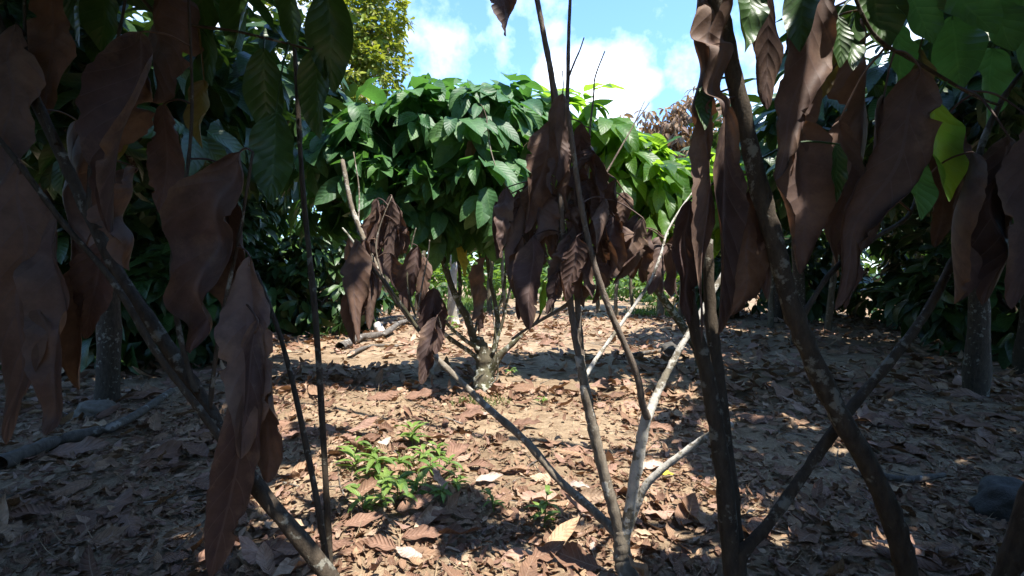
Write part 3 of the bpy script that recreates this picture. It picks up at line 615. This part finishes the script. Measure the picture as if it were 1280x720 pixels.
# tall sunlit tree at the upper left
b = gp(-4.6, 13)
tree('tall_tree', b, 4.5, 0.16, [PB(462, 30, 13, 44, 60), PB(445, 100, 12.6, 48, 45), PB(410, 40, 13, 60, 90), PB(478, 10, 13.2, 28, 60), PB(470, 75, 12.9, 34, 40), PB(410, -70, 13.3, 60, 60), PB(440, 165, 12.8, 50, 40)],
     1700, 0.10, 0.24, M['yellowleaf'], M['bark_far'], 'tall sunlit tree with small yellow green leaves above the bush at the left', 'tree', per=8, nu=4, wr=0.42, droop=0.5)
# tree with brown hanging dead foliage, right, behind the glowing bush
b = gp(3.9, 13)
tree('dead_leaved_tree', b, 4.0, 0.09, [PB(818, 160, 13, 22, 24), PB(779, 155, 13, 11, 16), PB(838, 180, 13, 22, 40), PB(870, 180, 13, 40, 60), PB(790, 185, 13.2, 25, 22), PB(845, 155, 13.2, 18, 18)],
     300, 0.18, 0.36, M['drytree'], M['bark_far'], 'tree with clusters of hanging tan dead foliage against the sky', 'tree', droop=1.7, per=7, wr=0.28)
# pale forked trunk seen under the middle crown
def pale_tree():
    b = G(567, 378); b = gp(b[0]*0+P(567, 360, 11)[0], 11)
    S = empty('pale_trunk_tree', b, 'tree with a pale whitish trunk forking in a V behind the leafy bush', 'tree')
    mb = MB()
    tube(mb, [b-np.array((0, 0, .1)), b+np.array((0, 0, .1)), P(565, 352, 11), P(569, 332, 11)], 0.16, 0.085, 10, 5, 0.08)
    tube(mb, [P(568, 336, 11), P(562, 322, 11), P(552, 306, 11), P(540, 285, 11), P(530, 240, 11)], 0.07, 0.04, 8, 5, 0.08)
    tube(mb, [P(569, 336, 11), P(570, 318, 11), P(577, 304, 11), P(586, 292, 11), P(600, 260, 11)], 0.07, 0.04, 8, 5, 0.08)
    mb.build('trunk', M['bark_pale'], S)
    mb = MB(); crown(mb, [PB(530, 215, 11, 50, 40), PB(600, 225, 11, 50, 35), PB(560, 190, 11, 60, 35)], 160, 0.25, 0.4, per=7, nu=5, nv=3); mb.build('crown', M['far'], S)
pale_tree()
# slim background trees, their trunks upright behind the withered leaves
grp = 'slim trees in the background'
slim = [(612, 15, 'bare slim trunk with yellowish side, left of the group', 4.2), (632, 13.5, '', 4.0), (655, 16, '', 4.3), (690, 14, '', 4.0), (748, 15.5, '', 4.2), (772, 13, '', 3.4), (792, 16, '', 4.0), (826, 14.5, '', 3.8),
        (850, 13, '', 4.0), (905, 15, '', 4.8), (520, 15, '', 4.4), (482, 14, '', 4.6), (965, 11, '', 4.4), (1035, 10, '', 4.3), (1110, 12, '', 4.6)]
slabel = ['slim background tree seen through the middle crown beside the pale forked trunk', 'slim background tree right of the mossy bush trunk', 'slim background tree seen left of the longest dead leaf',
          'slim background tree hidden behind the hanging dead leaves', 'slim background tree just right of the leaning brown stem', 'short slim background tree under the glowing leaves',
          'slim background tree behind the thin pale branch', 'slim background tree beside the pair of orange brown leaves', 'slim background tree at the right edge of the lit gap', 'slim background tree behind the right shaded sapling',
          'slim background tree left of the pale forked trunk', 'slim background tree above the dead logs', 'slim trunk in the dim right background, left of three', 'slim trunk in the dim right background, middle of three', 'slim trunk in the dim right background, right of three']
for (px, y, _, hh), lb in zip(slim, slabel):
    x = P(px, 340, y)[0]; bb = gp(x, y); h = hh-1.4
    c = bb+np.array((rng.normal(0, .15), 0, hh-1.0))
    tree('slim_tree', bb, h, rng.uniform(0.055, 0.10), [(c, (0.75, 0.75, 0.55)), (c+np.array((0.55, 0.2, -0.35)), (0.5, 0.5, 0.4)), (c+np.array((-0.5, -0.2, -0.3)), (0.5, 0.5, 0.4))], 46, 0.26, 0.42,
         M['far'], M['bark_far'], lb, 'tree', lean=(rng.normal(0, .2), 0), group=grp, droop=0.8)
# shrubs that close the view under the crowns
sh_lab = ['low bushy shrub at the back left, darkest of the row', 'low bushy shrub behind the grass patch', 'low bushy shrub behind the mossy trunk', 'low bushy shrub far behind the upright stem', 'low bushy shrub behind the hanging leaves',
          'low bushy shrub behind the leaning brown stem', 'low bushy shrub under the glowing cacao leaves', 'low bushy shrub at the right end of the lit gap']
for i, ((px, y), lb) in enumerate(zip([(470, 17), (528, 19), (590, 20), (640, 22), (690, 20), (740, 22), (790, 20), (845, 18)], sh_lab)):
    x = P(px, 340, y)[0]; bb = gp(x, y); hh = [1.0, .8, .9, .8, .9, .7, .8, 1.0][i]
    tree('shrub', bb, 0.5, 0.05, [(bb+np.array((0, 0, hh)), (1.2, 0.7, hh*0.9)), (bb+np.array((0.9, 0.3, hh*0.7)), (0.7, 0.6, hh*0.7))], 70, 0.22, 0.4, M['far'], M['bark_far'], lb, 'shrub', per=6, group='shrubs across the background', droop=0.6)
# a distant wood closes the horizon
mb = MB()
for k in range(70):
    a = k/70*6.283; rr = rng.uniform(36, 46)
    front = abs(math.atan2(math.sin(a-1.571), math.cos(a-1.571))) < 0.45
    hgt = rng.uniform(5.0, 6.5) if front else rng.uniform(9, 12)
    c = np.array((math.cos(a)*rr, math.sin(a)*rr+3, hgt*0.5))
    crown(mb, [(c, (2.6, 2.6, hgt*0.55))], 110, 0.8, 1.3, per=6, nu=4, nv=3, inner=0.2)
tag(mb.build('distant_wood', M['far']), 'distant mass of green trees closing the horizon', 'woods', kind='stuff')

# ------------------------------------------------------------------ shaded grove trees to both sides and the unseen canopy added to shade them
def blob_ring(c, R, n, r, rz):
    out = [(np.asarray(c), (R*0.7, R*0.7, rz))]
    for k in range(n):
        a = k/n*6.283+rng.uniform(0, .5); out.append((np.asarray(c)+np.array((math.cos(a)*R, math.sin(a)*R, rng.normal(-.1, .15))), (r, r, rz)))
    return out
gl = [('grove tree deep in the shade, nearest on the left', -3.7, 4.5, 4.2), ('grove tree deep in the shade, second from the left edge', -5.2, 5.6, 4.4), ('grove tree in the shade behind the dead logs', -5.0, 8.2, 5.6),
      ('grove tree in the shade far left', -7.8, 8.5, 4.6), ('grove tree at the back left under the tall tree', -6.6, 11.5, 4.6),
      ('grove tree deep in the shade, nearest on the right', 4.4, 4.7, 4.2), ('grove tree deep in the shade at the right edge', 6.0, 5.8, 4.4), ('grove tree in the shade behind the right sapling', 4.6, 8.0, 4.2),
      ('grove tree in the shade far right', 8.4, 9.0, 4.8), ('grove tree at the back right behind the dead leaved tree', 6.4, 12.0, 4.8)]
src = None
for i, (lb, x, y, hh) in enumerate(gl):
    if i == 0 or i == 5:
        bb = gp(x, y); c = bb+np.array((0, 0, hh-1.2))
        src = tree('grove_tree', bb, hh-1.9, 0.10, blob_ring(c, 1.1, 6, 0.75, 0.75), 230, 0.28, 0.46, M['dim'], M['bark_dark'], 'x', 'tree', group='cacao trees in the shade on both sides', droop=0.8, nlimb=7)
        src['label'] = lb
    else: copy_thing(src, gp(x, y), rng.uniform(0, 6), hh/gl[0][3]*rng.uniform(0.92, 1.08), lb)

SUNV = unit(np.array((0.30, -0.32, 1.10)))          # towards the sun
SH = SUNV[:2]/SUNV[2]
def canopy(label, trunk, cells, z, ncl_per, hgt, shift=1.0, l0=0.3, l1=0.5):
    """a tall shade tree: trunk beside the view, its boughs spread over the given ground spots"""
    bb = gp(*trunk); S = empty('shade_tree', bb, label, 'tree', 'tall shade trees over the grove')  # added out of view to cut sun and sky light
    top = bb+np.array((0, 0, hgt)); tb = MB(); cb = MB()
    tube(tb, [bb-np.array((0, 0, .2)), bb+np.array((0.05, 0, hgt*.5)), top], 0.2, 0.13, 12, 6, 0.06)
    tb.build('trunk', M['bark_dark'], S)
    for k, (gx, gy, r) in enumerate(cells):
        zz = z+(rng.uniform(-.4, .5) if z > 4 else rng.uniform(0.05, .3)); c = np.array((gx+SH[0]*zz*shift, gy+SH[1]*zz*shift, zz))
        crown(cb, [(c, (r, r, min(0.45, r*0.5)))], max(4, int(ncl_per*r*r)), l0, l1, per=8, droop=0.5, nu=4, nv=3, wr=0.5, inner=0.6)
        if k % 2 == 0: branch(S, [top-np.array((0, 0, 0.4)), (top+c)/2+np.array((0, 0, .3)), c], 0.07 if z > 4 else 0.025, 0.02 if z > 4 else 0.008, M['bark_dark'], n=7, per=4)
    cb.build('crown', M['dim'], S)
lc = [(-2.9, 1.6, 1.2), (-3.5, 2.8, 1.2), (-4.6, 2.4, 1.4), (-4.9, 4.0, 1.2), (-2.6, 0.0, 1.4), (-1.9, -1.0, 1.2), (-4.2, 0.2, 1.5), (-2.6, -2.2, 1.4), (-4.5, -2.5, 1.7),
      (-6.2, 1.5, 1.6)]
rc = [(1.5, 0.75, 0.7), (1.6, 0.2, 1.0), (2.2, 1.6, 0.9), (2.7, 2.6, 1.0), (3.6, 1.2, 1.4), (3.7, 3.5, 1.2), (5.0, 2.6, 1.5), (5.2, 4.2, 1.4), (1.7, -1.2, 1.1), (3.2, -0.8, 1.5), (2.6, -2.6, 1.4), (5.5, 0.3, 1.7), (7, 3.4, 1.6), (7.2, 5, 1.5),
      (-2.1, 2.4, .7), (-2.6, 3.6, 1.0), (-1.7, 1.6, .7), (-2.8, 2.3, 1.0), (-3.3, 4.8, 1.1), (2.1, 4.0, .8), (2.7, 5.2, 1.0), (1.7, 3.0, .5)]
canopy('tall shade tree standing left of the view, its boughs over the left side', (-3.6, 0.2), lc, 4.9, 34, 4.6)
canopy('tall shade tree standing right of the view, its boughs over the right side', (5.2, 0.6), rc, 4.9, 34, 4.6)
ll = [(-1.15, 0.8, 0.6), (-1.9, 1.4, 0.8), (-3.2, 1.0, 1.2), (-2.0, 0.0, 1.0), (-3.0, 2.4, 0.8), (-1.7, -1.0, 0.9), (-3.2, -1.0, 1.3)]
rl = [(0.75, 0.7, 0.55), (0.62, 1.25, 0.25), (1.0, 1.5, 0.28), (0.6, 1.6, .16), (-0.95, 1.35, .25), (0.2, 1.4, .25), (-0.38, 2.42, .27), (1.6, 1.0, 0.6), (2.5, 0.9, 1.0), (1.4, -0.1, 0.8), (2.2, 1.9, 0.7), (3.6, 1.8, 1.0), (1.5, -1.1, 0.8), (2.9, -0.9, 1.2)]
canopy('lower shade tree standing left of the view, close over the left sapling', (-2.9, -0.6), ll, 2.95, 60, 2.7, 0.0, .25, .4)
rl += [(-0.95, 1.6, .32), (-1.4, 1.65, .42), (-1.9, 1.7, .5)]
canopy('lower shade tree standing right of the view, close over the right sapling', (3.3, -0.5), rl, 2.95, 120, 2.7, 1.0, .15, .25)
# bushes standing in the shade to both sides, and across the back; those behind the camera added to block light
bu = [(-1.7, -0.6, 1.0), (-3.0, 0.1, 1.1), (-1.9, -2.0, 1.1), (1.9, -0.6, 1.0), (3.2, 0.1, 1.1), (1.9, -2.0, 1.1), (-4.6, 6.6, 1.1), (-6.6, 7.0, 1.2), (-3.6, 9.6, 1.0), (-5.6, 9.8, 1.2), (-8.6, 10.5, 1.3), (-7.4, 13.0, 1.3), (-4.4, 12.4, 0.9),
      (-10.8, 9.0, 1.3), (7.2, 7.2, 1.2), (9.0, 10.5, 1.3), (8.0, 13.2, 1.3), (11.2, 9.4, 1.3), (5.6, 13.6, 1.0)]
bl_ = ['at the left just behind the camera', 'hard against the left edge', 'farther back at the left behind the camera', 'at the right just behind the camera', 'hard against the right edge', 'farther back at the right behind the camera',
       'left of the dead logs', 'near the left edge', 'behind the dead logs', 'behind the left sapling, between two grove trees', 'far left at the back', 'under the tall sunlit tree, at its left', 'at the foot of the tall sunlit tree', 'at the far left edge',
       'near the right edge', 'far right at the back', 'at the back right, taller', 'at the far right edge', 'right of the dead leaved tree']
src = None
for (x, y, r), lb in zip(bu, bl_):
    lb = 'dark leafy bush in the shade '+lb
    if src is None:
        bb = gp(x, y); src = tree('leafy_bush', bb, 0.7, 0.05, [(bb+np.array((0, 0, 1.0)), (0.95, 0.85, 1.0)), (bb+np.array((.5, .3, .6)), (.6, .6, .6)), (bb+np.array((-.55, -.2, .65)), (.6, .6, .65)), (bb+np.array((.1, .2, 1.7)), (.6, .6, .5))],
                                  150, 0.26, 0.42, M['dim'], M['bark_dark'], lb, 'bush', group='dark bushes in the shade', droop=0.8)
    else: copy_thing(src, gp(x, y), rng.uniform(0, 6), r, lb)

# ------------------------------------------------------------------ small things on the ground
def stone(name, px, py, w, h, mat, label, d2=None, cat='stone'):
    g = G(px, py); s = w/F*g[1]/2; hh = h/F*g[1]
    import bmesh
    bm = bmesh.new(); bmesh.ops.create_icosphere(bm, subdivisions=4, radius=1)
    for v in bm.verts:
        q = np.array(v.co); k = 1+0.16*math.sin(3.1*q[0]+1.7*q[1]+px)+0.12*math.sin(4.3*q[2]+2.2*q[0]+py)+0.05*math.sin(9*q[1]+7*q[2])
        v.co = (q[0]*k*s, q[1]*k*s*0.8, q[2]*k*hh*0.62+hh*0.3)
    me = bpy.data.meshes.new(name); bm.to_mesh(me); bm.free(); me.materials.append(mat)
    for p in me.polygons: p.use_smooth = True
    o = bpy.data.objects.new(name, me); COL.objects.link(o); o.location = tuple(g); return tag(o, label, cat)
stone('stone', 599, 388, 16, 9, M['stone_white'], 'small white stone on the grass behind the mossy trunk')
stone('stone', 759, 362, 12, 10, M['stone_white'], 'white stone seen just right of the leaning brown stem, under the hanging leaves')
stone('stone', 474, 416, 14, 15, M['stone_white'], 'pale broken stone lying behind the dead logs at the left')
stone('stone', 836, 446, 24, 20, M['stone_dark'], 'dark rounded stone on the litter at the right of the lit ground')
stone('stone', 1256, 640, 74, 46, M['stone_dark'], 'large dark stone on the shaded litter at the far right')
stone('stone', 118, 520, 38, 22, M['stone_grey'], 'dirty grey stone in the shade at the far left among dead leaves')

def log(pts, r, label, mat='deadwood'):
    mb = MB(); q = [G(x, y)+np.array((0, 0, dz)) for x, y, dz in pts]; c = q[len(q)//2]
    tube(mb, q, r, r*0.55, 10, 6, 0.09)
    tag(mb.build('fallen_branch', M[mat], origin=c), label, 'branch', 'dead branches lying on the litter')
log([(425, 438, .05), (450, 428, .08), (480, 424, .1), (500, 412, .14), (520, 404, .1)], 0.07, 'thick curved dead branch lying at the left behind the drooping leaves')
log([(452, 412, .06), (480, 409, .08), (515, 406, .05)], 0.05, 'straight grey dead branch lying just behind the thick curved one')
log([(436, 448, .05), (462, 436, .04), (498, 436, .05)], 0.035, 'thin dead branch in front of the thick curved one')
log([(470, 402, .04), (495, 398, .05), (530, 396, .04)], 0.04, 'slender dead branch farthest back at the left')
log([(0, 590, .05), (70, 565, .07), (150, 545, .09), (215, 505, .12)], 0.05, 'dead branch in the shade under the far left sapling')
log([(780, 448, .03), (815, 442, .03), (846, 440, .03)], 0.03, 'brown dead stick on the litter left of the dark rounded stone')
log([(1075, 596, .03), (1130, 608, .04), (1180, 600, .03)], 0.025, 'dead stick on the shaded litter at the right')

def weed(px, py, n, l0, l1, hgt, label, wr=0.26, seed=0):
    n = int(n*1.2); hgt = hgt*1.3; g = G(px, py); S = empty('weed', g, label, 'weed', 'small green weeds on the litter')
    mb = MB(); m = n; st = MB()
    tip = g+np.array((rng.normal(0, .01), rng.normal(0, .01), hgt)); tube(st, [g-np.array((0, 0, .02)), (g+tip)/2, tip], 0.0035, 0.002, 6, 3)
    t = rng.uniform(0.15, 1, m); az = np.arange(m)*2.4+rng.uniform(0, 1, m)
    O = g+(tip-g)*t[:, None]
    D = np.stack([np.cos(az), np.sin(az), rng.uniform(0.25, 1.1, m)], -1)
    L = rng.uniform(l0, l1, m)*1.3
    leaves(mb, O, D, np.array((0, 0, 1))+rng.normal(0, .15, (m, 3)), L, L*wr, rng.uniform(0.6, 1.5, m), 0.3, 0, 0.1, 9, 5, 'lance', fold=0.2)
    st.build('stem', M['weed'], S); mb.build('foliage', M['weed'], S)
W = [(516, 560, 14, .07, .13, .11, 'tallest weed, with broad leaves, below the stump at the left'), (546, 572, 10, .05, .10, .06, 'weed right of the tallest one, beside the reddish fallen leaf'),
     (500, 590, 11, .05, .10, .06, 'spreading weed just below the tallest one'), (472, 598, 12, .07, .12, .09, 'weed with upright blades at the left of the weed patch'), (446, 588, 9, .06, .12, .08, 'weed at the left edge of the lit strip'),
     (496, 632, 10, .06, .12, .12, 'weed with a pale upright shoot in the middle of the patch'), (522, 622, 11, .05, .10, .06, 'broad weed in front of the pale upright shoot'), (550, 626, 9, .05, .09, .05, 'low weed left of the large flat fallen leaf'),
     (572, 612, 9, .05, .09, .06, 'low weed at the right end of the weed patch'), (618, 640, 7, .05, .09, .07, 'thin weed standing alone between the patch and the long limb'), (455, 640, 8, .06, .11, .06, 'weed at the lower left corner of the patch'),
     (680, 660, 14, .05, .09, .12, 'bushy weed under the long low limb of the sapling'), (678, 505, 9, .05, .08, .04, 'small weed on the bare sunlit soil'), (560, 592, 9, .05, .09, .07, 'weed growing behind the large reddish fallen leaf'),
     (536, 596, 9, .05, .1, .07, 'weed in the centre of the patch between two fallen leaves'), (488, 612, 9, .05, .1, .06, 'weed directly left of the pale upright shoot'), (640, 470, 8, .06, .1, .06, 'weed beside the foot of the mossy stump'),
     (444, 566, 9, .05, .1, .06, 'low weed at the left edge above the weed patch'), (470, 572, 9, .05, .09, .06, 'low weed behind the weed with upright blades'), (450, 622, 9, .06, .1, .05, 'flat weed by the wide reddish leaf at the left'),
     (478, 640, 8, .05, .1, .06, 'short weed at the bottom of the patch, left of the pale shoot'), (530, 580, 9, .05, .09, .07, 'short weed between the tallest weed and the reddish leaf'), (565, 418, 10, .12, .2, .25, 'leafy weed behind the lowest drooping leaf at the left')]
for q in W: weed(*q)

def fallen(px, py, lpx, ang, mat, label, wr=0.38, tilt=0.12, curl=0.9, lift=0.03, grp=None):
    g = G(px, py); dd = g[1]; L = lpx/F*dd
    D = np.array((math.cos(ang), math.sin(ang), tilt)); o = g+np.array((0, 0, lift))-D*np.array((1, 1, 0))*L/2
    mb = MB(); leaves(mb, o, D, np.array((rng.normal(0, .2), -0.35, 1)), L, L*wr, rng.uniform(-.1, .5), curl*(1 if rng.uniform() < .6 else -1), rng.normal(0, .4), 0.22, 18, 9, 'cacao', quilt=0.05)
    tag(mb.build('fallen_leaf', M[mat], origin=g), label, 'leaf', grp or 'large fallen leaves on the litter')
A = [(572, 572, 46, 0.9, 'fallen', 'large reddish fallen leaf propped up right of the weeds'), (553, 598, 44, 0.5, 'fallen', 'broad brown fallen leaf just below the propped reddish one'),
     (545, 652, 66, 0.25, 'fallen', 'largest flat brown leaf lying below the weed patch'), (520, 640, 54, 0.6, 'fallen', 'dark leaf overlapping the left of the largest flat leaf'),
     (530, 678, 56, 0.2, 'fallen', 'long brown leaf below the largest flat leaf'), (500, 566, 28, 2.6, 'fallen', 'grey brown leaf left of the tallest weed'), (480, 560, 30, 1.2, 'fallen_pale', 'pale curled leaf standing left of the tallest weed'),
     (612, 606, 36, 0.2, 'fallen_pale', 'long pale grey leaf sliver right of the weed patch'), (600, 588, 34, 0.15, 'fallen', 'brown ribbed leaf right of the broad brown leaf'), (595, 524, 42, 0.1, 'fallen', 'reddish leaf in the row in front of the mossy stump'),
     (556, 532, 28, 1.9, 'fallen', 'leaf standing upright at the left of the row in front of the stump'), (575, 528, 30, 2.3, 'fallen', 'leaf leaning right in the row in front of the stump'), (606, 520, 24, 1.7, 'fallen_pale', 'pale tipped leaf at the right end of the row before the stump'),
     (530, 500, 46, 0.2, 'fallen', 'brown leaf at the top of the left litter heap'), (480, 500, 44, 0.4, 'fallen', 'dark brown leaf at the left of the litter heap'), (742, 690, 24, 1.2, 'fallen_pale', 'pale pinkish leaf beside the sapling trunk'),
     (724, 614, 30, -.4, 'fallen_pale', 'pinkish leaf halfway along the upright stem'), (724, 567, 44, 0.05, 'fallen', 'long tan leaf lying behind the upright stem'), (660, 536, 42, -.2, 'fallen', 'dark curled leaf above the long low limb on bare soil'),
     (642, 648, 34, 1.8, 'fallen', 'dark rolled leaf at the left of the bushy weed'), (832, 598, 26, 0.1, 'fallen_yellow', 'bright yellow leaf at the right of the white stems'), (815, 590, 40, 0.5, 'fallen_pale', 'pale leaf behind the low right limb'),
     (510, 700, 44, 2.7, 'fallen_pale', 'whitish leaf at the bottom of the strip'), (455, 660, 50, 0.5, 'fallen', 'reddish leaf lying at the lower left of the lit strip'), (450, 612, 44, 0.3, 'fallen', 'wide reddish leaf left of the weed patch'),
     (770, 500, 30, 0.3, 'fallen', 'brown leaf behind the fork of the white stem'), (690, 432, 30, 0.2, 'fallen', 'brown leaf on the bare soil near the stump'), (680, 560, 30, 2.4, 'fallen', 'brown leaf on the shaded bare soil above the limb'),
     (826, 540, 38, -.3, 'fallen', 'dark brown leaf right of the forked white stem'), (470, 690, 56, 2.9, 'fallen', 'dark folded leaf in the lower left corner of the lit strip')]
for q in A: fallen(*q)
sg = 'large fallen leaves in the shade on the left'; sr = 'large fallen leaves in the shade on the right'
for k in range(26):
    fallen(rng.uniform(5, 425), rng.uniform(490, 710), rng.uniform(40, 80), rng.uniform(0, 6.28), 'fallen', 'large brown fallen leaf in the shade at the left', grp=sg)
    fallen(rng.uniform(860, 1275), rng.uniform(470, 710), rng.uniform(40, 80), rng.uniform(0, 6.28), 'fallen', 'large brown fallen leaf in the shade at the right', grp=sr)

# ------------------------------------------------------------------ light, sky, camera
el = math.asin(SUNV[2]); azm = math.atan2(SUNV[0], SUNV[1])
sl = bpy.data.lights.new('sun', 'SUN'); sl.energy = 3.0; sl.angle = R(0.5); sl.color = (1.0, 0.95, 0.86)
so = bpy.data.objects.new('sun', sl); COL.objects.link(so)
from mathutils import Vector
so.rotation_euler = Vector(-SUNV).to_track_quat('-Z', 'Y').to_euler()
so.location = (4, 4, 12)
w = bpy.data.worlds.new('World'); SC.world = w; w.use_nodes = True; nt = w.node_tree; nt.nodes.clear(); LK = nt.links
sky = nd(nt, 'ShaderNodeTexSky'); sky.sky_type = 'NISHITA'; sky.sun_disc = False; sky.sun_elevation = el; sky.sun_rotation = azm; sky.air_density = 1.0; sky.dust_density = 0.6; sky.ozone_density = 2.2
tc = nd(nt, 'ShaderNodeTexCoord'); dirv = tc.outputs['Generated']
def dirpx(px, py): return tuple(unit(P(px, py, 1.0)-np.array((0, 0, H))))
nz1 = noise(nt, dirv, 5.5, 9, 0.58); nz2 = noise(nt, dirv, 14, 6, 0.6)
tot = None
for (px, py, rad, amp) in ((640, 15, 0.15, 0.24), (560, 45, 0.14, 0.27), (510, 10, 0.16, 0.26), (745, 112, 0.12, 0.75), (700, 100, 0.08, 0.5), (800, 110, 0.05, 0.5), (760, 165, 0.12, 0.75), (690, 40, 0.07, 0.2), (300, 60, 0.3, 0.5), (1050, 120, 0.3, 0.5)):
    vm = nd(nt, 'ShaderNodeVectorMath', operation='DISTANCE'); LK.new(dirv, vm.inputs[0]); vm.inputs[1].default_value = dirpx(px, py)
    g = mth(nt, 'MULTIPLY', mth(nt, 'SUBTRACT', 1.0, mth(nt, 'MINIMUM', mth(nt, 'DIVIDE', vm.outputs['Value'], rad), 1.0)), amp)
    tot = g if tot is None else mth(nt, 'MAXIMUM', tot, g)
cl = mth(nt, 'ADD', tot, mth(nt, 'MULTIPLY', mth(nt, 'SUBTRACT', nz1, 0.5), 1.1)); cl = mth(nt, 'ADD', cl, mth(nt, 'MULTIPLY', mth(nt, 'SUBTRACT', nz2, 0.5), 0.25))
mask = ramp(nt, cl, [(0.10, (0, 0, 0)), (0.80, (1, 1, 1))])
skyb = mixc(nt, 1.0, sky.outputs[0], (0.61, 0.79, 0.95), 'MULTIPLY')
skyc = mixc(nt, mth(nt, 'MULTIPLY', mask, 0.95), skyb, (8.0, 8.1, 8.1))
bg = nd(nt, 'ShaderNodeBackground', Strength=0.12); LK.new(skyc, bg.inputs[0])
wo = nd(nt, 'ShaderNodeOutputWorld'); LK.new(bg.outputs[0], wo.inputs[0])

cam = bpy.data.cameras.new('camera'); co = bpy.data.objects.new('camera', cam); COL.objects.link(co)
cam.sensor_width = 36; cam.lens = F/1280*36; cam.clip_start = 0.05; cam.clip_end = 800
co.location = (0, 0, H); co.rotation_euler = (math.pi/2-PIT, 0, 0); SC.camera = co
SC.view_settings.view_transform = 'Standard'; SC.view_settings.look = 'None'; SC.view_settings.exposure = 2.1; SC.view_settings.gamma = 1
SC.view_settings.use_curve_mapping = False
SC.render.engine = 'CYCLES'
SC.cycles.max_bounces = 6; SC.cycles.diffuse_bounces = 3; SC.cycles.glossy_bounces = 2; SC.cycles.transmission_bounces = 4; SC.cycles.transparent_max_bounces = 6
